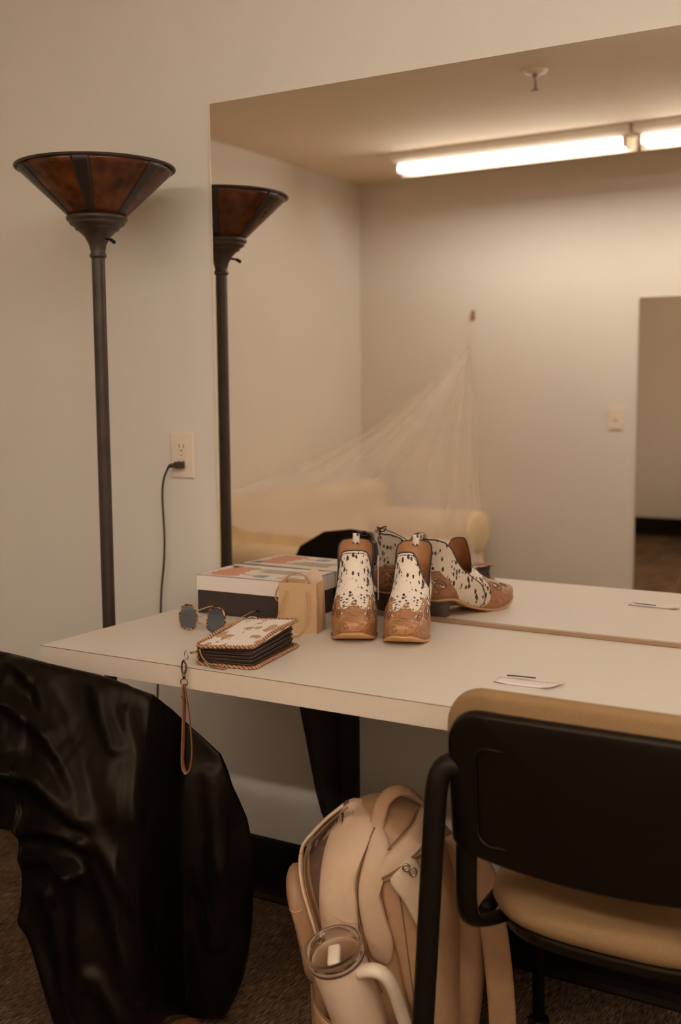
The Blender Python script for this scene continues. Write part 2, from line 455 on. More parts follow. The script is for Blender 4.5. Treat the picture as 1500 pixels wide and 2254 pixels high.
# ------------------------------------------------------------------ room shell
XL, XR, YB, ZC = -3.374, 2.6, -3.6646, 2.44
struct(box('floor', XL-0.1, XR+0.1, YB-0.1, 0.11, -0.08, 0.0, m_carpet))
struct(box('ceiling', XL-0.1, XR+0.1, YB-0.1, 0.11, ZC, ZC+0.08, m_ceiling))
struct(box('wall_front', XL-0.1, XR+0.1, 0.006, 0.11, 0.0, ZC, m_wall))
struct(box('wall_back', XL-0.1, XR+0.1, YB-0.1, YB, 0.0, ZC, m_wall))
struct(box('wall_left', XL-0.1, XL, YB, 0.006, 0.0, ZC, m_wall))
struct(box('wall_right', XR, XR+0.1, YB, 0.006, 0.0, ZC, m_wall))
def cove(name, length, loc, rz):
    prof = [(0.0, 0.0), (-0.016, 0.0), (-0.0155, 0.004), (-0.008, 0.014), (-0.0045, 0.03), (-0.0045, 0.150), (-0.002, 0.157), (0.0, 0.157)]
    V, F = prism_vf(prof, 0, length, 'x'); return struct(mesh(name, V, F, m_base, None, smooth=False, loc=loc, rz=rz))
cove('baseboard_front', XR-XL, (XL, 0.006, 0), 0)
cove('baseboard_left', 0.006-YB, (XL, YB, 0), PI/2)
cove('baseboard_back', XR-XL, (XR, YB, 0), PI)
cove('baseboard_right', 0.006-YB, (XR, 0.006, 0), -PI/2)

# wall mirror above the counter
mr = root('wall_mirror', (-1.6856, 0.0, 0.752), label='large frameless wall mirror standing above the laminate counter', cat='mirror')
W_M, H_M = 3.6, 1.9293-0.752
V = [(0.007, 0, 0), (W_M, 0, 0), (W_M, 0, H_M), (0.0, 0, H_M)]
V += [(x, 0.0055, z) for x, y, z in V]
mesh('glass', V, [(0, 1, 2, 3), (4, 7, 6, 5), (0, 4, 5, 1), (2, 6, 7, 3), (1, 5, 6, 2), (0, 3, 7, 4)], m_mirror, mr, smooth=False)
Ve = [(0.007, -0.0006, 0), (0.0105, -0.0006, 0), (0.0035, -0.0006, H_M), (0.0, -0.0006, H_M), (0.007, 0.004, 0), (0.0105, 0.004, 0), (0.0035, 0.004, H_M), (0.0, 0.004, H_M)]
mesh('polished_edge', Ve, [(0, 1, 2, 3), (4, 7, 6, 5), (0, 4, 5, 1), (2, 6, 7, 3), (1, 5, 6, 2), (0, 3, 7, 4)], m_gedge, mr, smooth=False, label='pale polished glass edge')
box('bottom_channel', 0.0, W_M, -0.006, 0.0, -0.004, 0.004, m_alum, mr, label='thin brown metal channel under the glass')

# second mirror, on the back wall
mb = root('standing_mirror', (-1.715, YB, 0.06), label='tall frameless mirror on the back wall, seen reflected beside the light switch', cat='mirror')
box('glass', 0, 0.62, 0.0, 0.006, 0.0, 1.654, m_mirror2, mb)

# ------------------------------------------------------------------ counter
ct = root('vanity_counter', (-1.6834, 0.0, 0.7471), label='pale speckled laminate counter running under the wall mirror', cat='counter')
WC = 3.6
box('countertop', 0, WC, -0.5955, 0.005, -0.0408, 0.0, m_lam, ct, bevel=0.0012)
box('edge_band', -0.0008, WC, -0.5972, -0.5955, -0.0406, -0.0012, m_lamedge, ct, label='pinkish beige front edge strip')
box('edge_seam', 0, WC, -0.5975, -0.5958, -0.0013, -0.0004, mat('brown_seam', (0.22, 0.11, 0.05), 0.6), ct)
def bracket(x, label):
    b = root('shelf_bracket', (x, 0.0055, 0.22), label=label, cat='bracket', group='dark brackets under the counter')
    prof = [(0.0, 0.0), (-0.018, 0.002), (-0.040, 0.018), (-0.072, 0.062), (-0.098, 0.13), (-0.131, 0.243), (-0.158, 0.333), (-0.20, 0.42), (-0.28, 0.47), (-0.40, 0.484), (-0.40, 0.486), (0.0, 0.486)]
    prism('gusset_panel', prof, -0.018, 0.0, m_brack, b, axis='x')
    box('wall_plate', 0.0, 0.045, -0.012, 0.0, 0.0, 0.486, m_brack, b)
    return b
bracket(-1.33, 'dark curved gusset bracket under the counter, above the backpack')
# ------------------------------------------------------------------ ceiling: lights, sprinkler
def strip_light(x0, label, y0=-3.03):
    L = 1.22
    f = root('strip_light', (x0, y0, ZC), label=label, cat='ceiling light', group='fluorescent strips on the ceiling')
    prof = [(-0.055, 0.0), (-0.055, -0.035), (-0.035, -0.055), (0.035, -0.055), (0.055, -0.035), (0.055, 0.0)]
    prism('housing', prof, 0.0, L, mat('white_enamel', (0.78, 0.68, 0.56), 0.5), f, axis='x')
    if y0 < -2.5: box('added_shade_lip', 0.0, L, -0.078, -0.072, -0.103, 0.0, mat('white_enamel', (0.78, 0.68, 0.56), 0.5), f)  # added lip that keeps direct tube light off the upper back wall
    for yy in (-0.024, 0.024):
        V, F = lathe_vf([(0.0, 0.035), (0.013, 0.035), (0.013, L-0.035), (0.0, L-0.035)], 20)
        V = [(z, y+yy, x-0.078) for x, y, z in V]
        mesh('tube', V, F, m_tube if y0 < -2.5 else (m_tube3 if y0 < -2 else m_tube2), f)
        for xx in (0.012, L-0.035):
            box('socket', xx, xx+0.022, yy-0.014, yy+0.014, -0.098, -0.055, m_white, f, bevel=0.003)
    return f
strip_light(-2.80, 'lit twin tube ceiling strip, the left one in the mirror')
strip_light(-1.56, 'lit twin tube ceiling strip, cut off by the photo\'s right edge')
strip_light(-0.32, 'added unseen twin tube strip behind the camera, third of the back row')  # added out of view, lengthens the back row for more even light
strip_light(0.92, 'added unseen twin tube strip at the right end of the back row')  # added unseen end of the row, evens the wall light
strip_light(-1.35, 'added unseen twin tube strip over the counter, left of two', -1.28)  # added unseen row, brightens counter and front wall from above
strip_light(-0.10, 'added unseen twin tube strip over the counter, right of two', -1.28)  # other added strip of the unseen front row
strip_light(0.10, 'added unseen twin tube strip above and right of the camera', -2.15)  # added out of view to even the light from the right
strip_light(1.34, 'added unseen twin tube strip near the right wall', -2.15)  # added unseen fill strip farther right
sp = root('sprinkler', (-1.627, -1.949, ZC), label='small pendent fire sprinkler on the ceiling, seen in the mirror', cat='sprinkler')
lathe('escutcheon', [(0.0, -0.014), (0.022, -0.014), (0.040, -0.008), (0.046, 0.0)], m_white, sp, n=40)
lathe('frame', [(0.0, -0.075), (0.017, -0.075), (0.017, -0.071), (0.004, -0.068), (0.004, -0.03), (0.012, -0.02), (0.014, -0.012)], mat('sprinkler_metal', (0.3, 0.2, 0.13), 0.4, metal=0.6), sp, n=24)

# ------------------------------------------------------------------ floor lamp
lp = root('floor_lamp', (-1.8303, -0.2341, 0.0), label='dark bronze torchiere floor lamp with amber mica shade beside the counter', cat='lamp')
lathe('base', [(0.0, 0.0), (0.125, 0.0), (0.128, 0.01), (0.12, 0.022), (0.07, 0.032), (0.03, 0.05), (0.018, 0.07), (0.0, 0.07)], m_bronze, lp)
lathe('pole', [(0.0151, 0.06), (0.0151, 1.563)], m_bronze, lp, n=40)
lathe('neck', [(0.0, 1.558), (0.0165, 1.559), (0.0190, 1.562), (0.0192, 1.567), (0.0165, 1.571), (0.0172, 1.577), (0.0205, 1.590), (0.029, 1.606), (0.041, 1.618), (0.049, 1.622), (0.051, 1.627), (0.053, 1.629), (0.060, 1.632), (0.063, 1.637), (0.062, 1.640), (0.0675, 1.642), (0.0695, 1.647), (0.068, 1.652), (0.062, 1.654), (0.0, 1.654)], m_bronze, lp)
RB, ZB, RT, ZT = 0.064, 1.652, 0.1765, 1.757
def cone_patch(a0, a1, r_off, n, f0=0.0, f1=1.0, thick=0.0025):
    V, F = [], []
    rows = 8
    for s in (0, 1):
        for j in range(rows+1):
            f = f0+(f1-f0)*j/rows
            r = RB+(RT-RB)*f + r_off - s*thick; z = ZB+(ZT-ZB)*f
            for i in range(n+1):
                a = a0+(a1-a0)*i/n; V.append((r*math.cos(a), r*math.sin(a), z))
    N = (rows+1)*(n+1)
    for s in (0, 1):
        for j in range(rows):
            for i in range(n):
                q = (s*N+j*(n+1)+i, s*N+j*(n+1)+i+1, s*N+(j+1)*(n+1)+i+1, s*N+(j+1)*(n+1)+i)
                F.append(q)
    for i in range(n):
        F.append((i, i+1, N+i+1, N+i)); k = rows*(n+1); F.append((k+i, N+k+i, N+k+i+1, k+i+1))
    for j in range(rows):
        for k in (0, n):
            F.append((j*(n+1)+k, (j+1)*(n+1)+k, N+(j+1)*(n+1)+k, N+j*(n+1)+k))
    return V, F
sh_ = mesh('lamp_shade', *lathe_vf([(RB-0.002, ZB), (RB+0.001, ZB-0.001), (RB+0.001, ZB+0.004), (RB-0.002, ZB+0.004)], 64), m_bronze, lp)
az0 = math.radians(-47.4-11)
for k in range(6):
    c = az0+k*PI/3
    mesh('mica_panel', *cone_patch(c+math.radians(5), c+math.radians(55), 0.0, 18), m_mica, sh_, label='mottled amber mica panel' if k == 0 else None)
    mesh('shade_rib', *cone_patch(c-math.radians(6.5), c+math.radians(6.5), 0.0018, 6, thick=0.003), mat('shade_rib_bronze', (0.022, 0.012, 0.007), 0.45), sh_)
ring = [(0.1775+0.0032*math.cos(t), 1.7585+0.0032*math.sin(t)) for t in [2*PI*i/12 for i in range(13)]]
lathe('rim', ring, m_bronze, lp, n=96)
V, F = tube_vf([(0.030, 0, 1.600), (0.046, 0, 1.597)], 0.0028, 10)
V2, F2 = tube_vf([(0.046, 0, 1.597), (0.058, 0, 1.590)], 0.0042, 12)
Vs, Fs = join([(V, F), (V2, F2)])
ks = mesh('switch_knob', Vs, Fs, m_blkmetal, lp); ks.rotation_euler = (0, 0, math.radians(-8))

# outlet, plug and cord on the wall
ou = root('wall_outlet', (-1.7881, 0.006, 1.0969), label='cream duplex wall outlet between the floor lamp and the mirror', cat='outlet')
box('cover_plate', -0.036, 0.036, -0.006, 0.0, -0.057, 0.057, m_white, ou, bevel=0.003)
for s in (1, -1):
    cz = 0.0195*s
    o_ = prism('socket_face', [(x, cz+z) for x, z in rrect(-0.017, 0.017, -0.0145, 0.0145, 0.009)], -0.0078, -0.005, m_white, ou)
    box('slot', -0.0075, -0.0058, -0.0082, -0.0076, cz-0.001, cz+0.008, m_slot, o_)
    box('slot', 0.0058, 0.0075, -0.0082, -0.0076, cz-0.002, cz+0.008, m_slot, o_)
    V, F = prism_vf([(0.0024*math.cos(t), cz-0.0075+0.0024*math.sin(t)) for t in [2*PI*i/12 for i in range(12)]], -0.0082, -0.0076)
    mesh('ground_hole', V, F, m_slot, o_, smooth=False)
V, F = prism_vf([(0.002*math.cos(t), 0.002*math.sin(t)) for t in [2*PI*i/12 for i in range(12)]], -0.0072, -0.006)
mesh('screw', V, F, m_nickel, ou, smooth=False)
pc = root('power_cord', (-1.788, -0.0022, 1.0735), label='dark brown power cord plugged into the wall outlet', cat='cord')
box('plug', -0.0085, 0.0115, -0.022, 0.0, -0.0085, 0.0085, m_cordm, pc, bevel=0.003)
cp = catmull([(-0.006, -0.014, 0.0), (-0.02, -0.016, -0.002), (-0.030, -0.016, -0.008), (-0.046, -0.015, -0.038), (-0.054, -0.012, -0.082), (-0.052, -0.010, -0.175), (-0.057, -0.008, -0.245), (-0.066, -0.010, -0.32), (-0.072, -0.010, -0.40), (-0.068, -0.03, -0.55), (-0.06, -0.06, -0.80), (-0.05, -0.10, -1.02), (-0.045, -0.15, -1.068), (-0.043, -0.19, -1.068)], 10)
rad = [0.0055 if i < 10 else (0.0055-0.0028*min(1, (i-10)/12)) for i in range(len(cp))]
tube('cord', cp, rad, m_cordm, pc, n=10)

# light switch on the back wall
sw = root('light_switch', (-1.826, YB, 1.094), PI, label='cream light switch plate on the back wall, seen in the mirror', cat='light switch')
box('cover_plate', -0.038, 0.038, -0.006, 0.0, -0.06, 0.06, m_white, sw, bevel=0.002)
box('toggle', -0.005, 0.005, -0.014, -0.006, -0.008, 0.010, m_white, sw, bevel=0.001)

# ------------------------------------------------------------------ cowboy ankle boots
BZ = [(0.0, 0.042), (0.062, 0.039), (0.090, 0.029), (0.12, 0.015), (0.16, 0.005), (0.195, 0.002), (0.235, 0.007), (0.262, 0.017), (0.272, 0.022)]   # sole top line: distance from heel -> z (less sole thickness)
def sole_z(d): return lerp_tab(BZC, d)
BZC = catmull(BZ, 6)
# centre-line profiles: front (d,z) from toe tip up the instep, back (d,z) up the heel
FRONT = catmull([(0.272, 0.024), (0.2745, 0.034), (0.270, 0.046), (0.252, 0.056), (0.225, 0.062), (0.197, 0.070), (0.172, 0.082), (0.153, 0.098), (0.141, 0.118), (0.133, 0.142), (0.127, 0.166), (0.124, 0.184)], 6)
BACK = catmull([(0.004, 0.044), (-0.004, 0.055), (-0.0065, 0.070), (-0.003, 0.090), (0.002, 0.112), (0.003, 0.136), (0.000, 0.160), (-0.003, 0.180)], 8)
def prof_at(P, t):
    # arclength parameter
    key = id(P)
    if key not in _arc:
        L = [0]
        for a, b in zip(P, P[1:]): L.append(L[-1]+math.hypot(b[0]-a[0], b[1]-a[1]))
        _arc[key] = [l/L[-1] for l in L]
    A = _arc[key]
    return (lerp_tab(list(zip(A, [p[0] for p in P])), t), lerp_tab(list(zip(A, [p[1] for p in P])), t))
_arc = {}
TABF = [(i/120, prof_at(FRONT, i/120)) for i in range(121)]
TABB = [(i/120, prof_at(BACK, i/120)) for i in range(121)]
def tab2(T, t):
    x = max(0.0, min(0.9999, t))*120; i = int(x); f = x-i
    a, b = T[i][1], T[i+1][1]; return (a[0]+(b[0]-a[0])*f, a[1]+(b[1]-a[1])*f)
WID = [(-0.01, 0.026), (0.02, 0.030), (0.06, 0.030), (0.10, 0.031), (0.14, 0.037), (0.18, 0.0445), (0.205, 0.0455), (0.235, 0.041), (0.262, 0.032), (0.275, 0.025)]
def boot_S(th, t, off=0.0):
    """surface of the upper; th: 0 = toe, pi = heel; t: 0 sole .. 1 rim"""
    df, zf = tab2(TABF, t); db, zb = tab2(TABB, t)
    dc = 0.5*(df+db); hl = 0.5*(df-db)
    c, s = math.cos(th), math.sin(th)
    # superellipse, squarer for the foot, rounder for the shaft
    k = sstep(0.45, 0.75, t)
    p = 2.6*(1-k)+2.2*k
    cc = math.copysign(abs(c)**(2/p), c); ss = math.copysign(abs(s)**(2/p), s)
    d = dc+(hl+off)*cc
    wf = lerp_tab(WID, d)
    # how far up the side wall: the foot narrows to the instep
    tz = t
    wtop = 0.041 - 0.003*sstep(0.7, 1.0, t)
    wfoot = lerp_tab([(0, 0.046), (0.12, 0.048), (0.25, 0.046), (0.35, 0.043), (0.5, 0.039), (0.7, 0.038), (1, 0.042)], t)
    # clip to footprint outline near the sole
    m = sstep(0.0, 0.55, t)
    half = wfoot
    y = (half+off)*ss
    lim = wf+off+0.004*sstep(0, .1, t)
    if abs(y) > lim and m < 1:
        y = y*(m)+math.copysign(lim, y)*(1-m) if abs(y) > lim else y
    # height: blend front and back profiles, and follow the sole line low down
    wfr = 0.5*(1+cc)
    zz = zf*wfr+zb*(1-wfr)
    # sole following: t->0 gives the sole line
    kk = (1-sstep(0.0, 0.35, t))
    zz = zz*(1-kk)+(sole_z(max(0, min(0.272, d)))+0.0035+(zz-(0.024*wfr+0.044*(1-wfr)))*1.0)*kk
    return Vector((y, -d, zz))
def rim_both(th):
    """rim height around the shaft: high back, deep V notch at each side, tongue-shaped front"""
    a = abs((th+PI) % (2*PI)-PI)          # 0 front .. pi back
    pts = [(0.0, 0.945), (0.40, 0.94), (0.66, 0.92), (0.88, 0.85), (1.08, 0.73), (1.26, 0.60), (1.38, 0.545), (1.44, 0.535), (1.48, 0.56), (1.58, 0.70), (1.75, 0.85), (2.0, 0.935), (2.4, 0.985), (PI, 1.0)]
    return lerp_tab(pts, a)
def rim_splayed(th):
    """the same rim with the notch on the +x side pulled wide open"""
    a = (th+PI) % (2*PI)-PI
    if a <= 0.05: return rim_both(th)
    pts = [(0.05, 0.943), (0.16, 0.935), (0.34, 0.885), (0.58, 0.79), (0.85, 0.69), (1.10, 0.61), (1.30, 0.55), (1.42, 0.535), (1.50, 0.57), (1.60, 0.72), (1.75, 0.86), (2.0, 0.94), (2.4, 0.985), (PI, 1.0)]
    return lerp_tab(pts, a)
def boot_ths(n):
    base = [2*PI*i/n for i in range(n)]
    extra = []
    for s in (1, -1):
        for q in range(40): extra.append((s*(0.98+q*0.017)) % (2*PI))
    return sorted(set([round(v, 5) for v in base+extra]))
def boot_shell(ths, f0, f1, rows, off, zmin=None):
    V, F = [], []
    n = len(ths)
    for j in range(rows+1):
        for th in ths:
            a, b = f0(th), f1(th); V.append(boot_S(th, a+(b-a)*j/rows, off))
    for j in range(rows):
        for i in range(n):
            F.append((j*n+i, j*n+(i+1) % n, (j+1)*n+(i+1) % n, (j+1)*n+i))
    return V, F
def boot_patch(tha, thb, n, rows, f0, f1, off, skirt=0.0015):
    """raised overlay between th=a..b and t=f0(th)..f1(th)"""
    V, F = [], []
    for j in range(-1, rows+2):
        for i in range(-1, n+2):
            jj = min(max(j, 0), rows); ii = min(max(i, 0), n)
            th = tha+(thb-tha)*ii/n
            a, b = f0(th), f1(th)
            edge = (j != jj) or (i != ii)
            V.append(boot_S(th, a+(b-a)*jj/rows, off-(skirt if edge else 0)))
    w_ = n+3
    for j in range(rows+2):
        for i in range(n+2): F.append((j*w_+i, j*w_+i+1, (j+1)*w_+i+1, (j+1)*w_+i))
    return V, F
def scallop(a):
    """upper edge (t) of the tooled wing tip over the toe; a = angle from the toe"""
    a = abs(a)
    pts = [(0.0, 0.47), (0.045, 0.445), (0.09, 0.40), (0.12, 0.375), (0.16, 0.385), (0.19, 0.355), (0.24, 0.325), (0.38, 0.31), (0.55, 0.32), (0.66, 0.37), (0.74, 0.445), (0.79, 0.50), (0.84, 0.455), (0.88, 0.42), (0.95, 0.455), (1.00, 0.47), (1.05, 0.44), (1.10, 0.38), (1.18, 0.31), (1.26, 0.22), (1.36, 0.13), (1.46, 0.05), (1.54, 0.006)]
    return lerp_tab(pts, a)
def make_boot(label, rim_t=None):
    rim_t = rim_t or rim_both
    r = root('ankle_boot', (0, 0, 0), label=label, cat='boot', group='pair of cowboy boots on the counter')
    ths = boot_ths(120)
    up = mesh('upper', *boot_shell(ths, lambda a: 0.0, rim_t, 64, 0.0), m_hide, r, label='white cowhide upper with dark brown flecks')
    mesh('lining', *boot_shell(ths, lambda a: 0.30, lambda a: rim_t(a)-0.004, 30, -0.0028), m_lining, r, label='brown leather lining')
    # insole closing the inside
    V = [boot_S(th, 0.30, -0.0028) for th in ths]; n = len(V); V = [Vector((v.x, v.y, min(v.z, 0.075))) for v in V]+[Vector((0, -0.10, 0.058))]
    mesh('insole', V, [(i, (i+1) % n, n) for i in range(n)], m_lining, r)
    # black piping along the rim
    tube('rim_piping', [boot_S(th, rim_t(th), -0.0008) for th in ths], 0.0017, m_pipe, r, n=8, closed=True)
    # side seam below each notch
    for s in (1, -1):
        tube('side_seam', [boot_S(s*(1.44-0.10*math.sin(q/14*PI)+0.12*(1-q/14)), 0.535*q/14, 0.0004) for q in range(15)], 0.0011, m_pipe, r, n=8)
    # stitch line inside the front rim
    tube('rim_stitching', [boot_S(-0.95+1.9*q/40, rim_t(-0.95+1.9*q/40)-0.022, 0.0002) for q in range(41)], 0.0007, m_pipe, r, n=6)
    # tooled wing tip
    mesh('toe_cap', *boot_patch(-1.54, 1.54, 150, 26, lambda a: 0.0, scallop, 0.0015), m_tool, r, label='tooled tan leather wing tip')
    # heel counter
    def hc(th):
        a = abs(th-PI); return lerp_tab([(0, 0.42), (0.10, 0.455), (0.16, 0.44), (0.35, 0.50), (0.62, 0.49), (0.80, 0.52), (0.86, 0.50), (0.92, 0.47), (1.05, 0.40), (1.16, 0.28), (1.22, 0.15), (1.25, 0.01)], a)
    mesh('heel_counter', *boot_patch(PI-1.25, PI+1.25, 90, 20, lambda a: 0.0, hc, 0.0014), m_tool, r, label='tooled tan leather heel patch')
    # cream inlays
    parts = []
    def disc(th0, t0, a, b, rot=0.0):
        V = [boot_S(th0, t0, 0.0026)]; k = 16
        for i in range(k):
            q = 2*PI*i/k; u, v = a*math.cos(q), b*math.sin(q)
            V.append(boot_S(th0+u*math.cos(rot)-v*math.sin(rot)*2, t0+u*math.sin(rot)*0.5+v*math.cos(rot), 0.0022))
        return V, [(0, i+1, (i+1) % k+1) for i in range(k)]
    for s in (1, -1):
        parts += [disc(s*0.06, 0.385, 0.05, 0.010), disc(s*0.78, 0.40, 0.035, 0.016, s*0.6), disc(s*0.62, 0.30, 0.04, 0.014, s*0.8), disc(s*1.05, 0.26, 0.05, 0.018, s*0.9), disc(s*0.42, 0.24, 0.05, 0.010, s*0.4),
                  disc(PI+s*0.85, 0.24, 0.10, 0.018, 0.3), disc(PI+s*0.55, 0.33, 0.08, 0.012, 0.6)]
    parts.append(disc(0.0, 0.435, 0.022, 0.012))
    for p_ in parts: mesh('inlay', *p_, m_inlay, r, recalc=False)
    # carved scroll lines
    sc_ = []
    for s in (1, -1):
        for c0, t0, ra, rt_ in ((1.02, 0.24, 0.20, 0.10), (PI-0.75, 0.26, 0.30, 0.11), (0.60, 0.22, 0.14, 0.07)):
            pth = [boot_S(s*(c0+ra*(1-q/44)*math.cos(q*0.32)), t0+rt_*(1-q/44)*math.sin(q*0.32), 0.0019) for q in range(38)]
            sc_.append(tube_vf(pth, 0.0009, 6))
    for p_ in sc_: mesh('carved_scroll', *p_, mat('carved_groove', (0.12, 0.045, 0.018), 0.5), r)
    # sole, welt
    def outline(off, n=96):
        out = []
        for i in range(n):
            p = boot_S(2*PI*i/n, 0.0, off); out.append((p.x, -p.y))
        return out
    def slab(off_t, off_b, zt, zb):
        A, B = outline(off_t), outline(off_b); n = len(A); V = []
        for (x, d) in A: V.append((x, -d, sole_z(max(0, min(0.272, d)))+zt))
        for (x, d) in B: V.append((x, -d, sole_z(max(0, min(0.272, d)))+zb))
        # centre spine for clean caps
        F = [(i, (i+1) % n, n+(i+1) % n, n+i) for i in range(n)]
        for base in (0, n):
            for i in range(1, n//2):
                a, b = i, n-i
                a2, b2 = i+1, n-i-1
                if a2 <= b2: F.append((base+a, base+a2, base+b2, base+b) if a2 != b2 else (base+a, base+a2, base+b))
            F.append((base+0, base+1, base+n-1))
        return V, F
    mesh('outsole', *slab(0.0048, 0.0040, 0.0026, -0.0022), m_sole, r)
    mesh('welt', *slab(0.0036, 0.0042, 0.0046, 0.0026), mat('dark_welt', (0.30, 0.14, 0.055), 0.5), r)
    # heel block
    V, F = [], []
    for z, k in ((0.040, 1.0), (0.02, 0.95), (0.0, 0.90)):
        for i in range(40):
            q = 2*PI*i/40
            x = 0.0325*k*math.sin(q); d = 0.034+0.040*k*math.cos(q)+(1-k)*0.02
            x = math.copysign(abs(math.sin(q))**0.8, math.sin(q))*0.0325*k
            if d > 0.064: d = 0.064
            V.append((x, -d, z if z < 0.03 else sole_z(max(0, d))-0.0015))
    for j in range(2):
        for i in range(40): F.append((j*40+i, j*40+(i+1) % 40, (j+1)*40+(i+1) % 40, (j+1)*40+i))
    F.append(tuple(range(40))); F.append(tuple(range(80, 120)))
    mesh('heel', V, F, m_heel, r, smooth=False, label='dark stacked heel')
    # pull tab loop at the back
    base = boot_S(PI, 1.0, 0.0)
    pt = [(0, base.y+0.004, base.z-0.022), (0, base.y+0.0035, base.z-0.004), (0, base.y+0.002, base.z+0.008), (0, base.y-0.003, base.z+0.011), (0, base.y-0.006, base.z+0.006), (0, base.y-0.006, base.z-0.012)]
    pt = catmull(pt, 5); V, F = [], []
    for x in (-0.0075, 0.0075):
        for p in pt: V.append((x, p[1], p[2]))
    n = len(pt)
    for i in range(n-1): F.append((i, i+1, n+i+1, n+i))
    mesh('pull_tab', V, F, m_hide, r, solid=0.0016, label='white pull loop')
    return r
def copy_tree(o, parent=None):
    c = o.copy(); COL.objects.link(c); c.parent = parent
    for ch in [k for k in sc.objects if k.parent == o]: copy_tree(ch, c)
    return c
def place(o, x, y, z, rz): o.location = (x, y, z); o.rotation_euler = (0, 0, rz); return o
BYAW = math.radians(28.5)
CZ = 0.7471
boot1 = make_boot('speckled cowhide ankle boot standing nearer the paper bag, its shaft mostly closed in view')
place(boot1, -1.258, -0.052, CZ, BYAW)
boot2 = make_boot('speckled cowhide ankle boot farther from the paper bag, side notch open showing brown lining', rim_splayed)
place(boot2, -1.127, -0.015, CZ, math.radians(21))

# hang tag on black string on the left boot
tg = root('hang_tag', (-1.176, -0.100, CZ), BYAW, label='white card tag hanging by black string between the two boots', cat='tag')
mesh('card', *prism_vf(rrect(-0.004, 0.028, 0.056, 0.152, 0.002), -0.0006, 0.0006, 'x'), m_paper, tg, smooth=False)
tube('string', catmull([(0.0, 0.012, 0.148), (-0.003, 0.045, 0.172), (-0.020, 0.078, 0.190), (-0.036, 0.088, 0.192), (-0.046, 0.086, 0.186)], 8), 0.0011, m_pipe, tg, n=6)
tube('string_loop', catmull([(-0.044, 0.080, 0.192), (-0.030, 0.074, 0.197), (-0.024, 0.082, 0.188), (-0.036, 0.088, 0.186), (-0.042, 0.090, 0.196)], 6, closed=True), 0.0015, m_pipe, tg, n=6, closed=True)

# ------------------------------------------------------------------ shoe box
sb = root('shoe_box', (-1.4785, -0.0895, CZ), math.radians(2.2), label='shoe box with printed white lid and black base, against the mirror', cat='box')
BW, BD = 0.134, 0.0805
V, F = join([boxvf(-BW, BW, -BD, BD, 0, 0.002), boxvf(-BW, BW, -BD, -BD+0.002, 0, 0.085), boxvf(-BW, BW, BD-0.002, BD, 0, 0.085), boxvf(-BW, -BW+0.002, -BD, BD, 0, 0.085), boxvf(BW-0.002, BW, -BD, BD, 0, 0.085)])
mesh('box_base', V, F, mat('black_card', (0.035, 0.02, 0.012), 0.7, noise=0.1, nscale=300), sb, smooth=False)
m_lid = mat('white_lid_card', (0.76, 0.66, 0.58), 0.6)
E_ = 0.003
lid = mesh('lid', *join([boxvf(-BW-E_, BW+E_, -BD-E_, BD+E_, 0.0885, 0.0905), boxvf(-BW-E_, BW+E_, -BD-E_, -BD-E_+0.0018, 0.055, 0.0905), boxvf(-BW-E_, BW+E_, BD+E_-0.0018, BD+E_, 0.055, 0.0905), boxvf(-BW-E_, -BW-E_+0.0018, -BD-E_, BD+E_, 0.055, 0.0905), boxvf(BW+E_-0.0018, BW+E_, -BD-E_, BD+E_, 0.055, 0.0905)]), m_lid, sb, smooth=False, label='white lid with orange, sage and blue shapes')
def flat(name, pts, z, m, parent, th=0.0003, **k):
    V, F = prism_vf(pts, z, z+th, 'z'); return mesh(name, V, F, m, parent, smooth=False, **k)
def jag(x0, x1, y0, y1, n, amp, seed):
    rr = random.Random(seed); P = []
    for i in range(n): P.append((x0+(x1-x0)*i/n, y0+rr.uniform(-1, 1)*0.002))
    for i in range(n): P.append((x1+rr.uniform(-amp, amp), y0+(y1-y0)*i/n))
    for i in range(n): P.append((x1-(x1-x0)*i/n, y1+rr.uniform(-1, 1)*0.002))
    for i in range(n): P.append((x0+rr.uniform(-amp, amp), y1-(y1-y0)*i/n))
    return P
m_or = mat('orange_print', (0.60, 0.27, 0.15), 0.6); m_sage = mat('sage_print', (0.44, 0.36, 0.24), 0.6); m_blue = mat('blue_print', (0.28, 0.31, 0.30), 0.6); m_peach = mat('peach_print', (0.66, 0.42, 0.29), 0.6)
flat('printed_shape', jag(-0.120, -0.045, -0.070, 0.052, 9, 0.012, 3), 0.0905, m_or, lid, label='orange printed shape')
flat('printed_shape', jag(-0.020, 0.085, -0.005, 0.045, 8, 0.016, 5), 0.0905, m_sage, lid, label='sage printed shape')
flat('printed_shape', jag(0.000, 0.034, -0.062, -0.030, 6, 0.006, 8), 0.0905, m_blue, lid, label='blue printed shape')
flat('printed_shape', jag(0.060, 0.110, -0.060, -0.020, 6, 0.010, 9), 0.0905, m_peach, lid, label='peach printed shape')
flat('printed_shape', jag(-0.035, -0.012, -0.045, -0.035, 5, 0.008, 11), 0.0905, m_sage, lid)
flat('printed_shape', jag(-0.125, -0.100, 0.040, 0.066, 5, 0.008, 12), 0.0905, m_sage, lid)
box('size_sticker', BW, BW+0.0004, -0.040, -0.012, 0.012, 0.040, m_paper, sb)

# ------------------------------------------------------------------ kraft gift bag
gb = root('gift_bag', (-1.294, -0.222, CZ), math.radians(13), label='small brown kraft paper gift bag in front of the shoe box', cat='bag')
gw, gd, gh, gt = 0.043, 0.030, 0.106, 0.0008
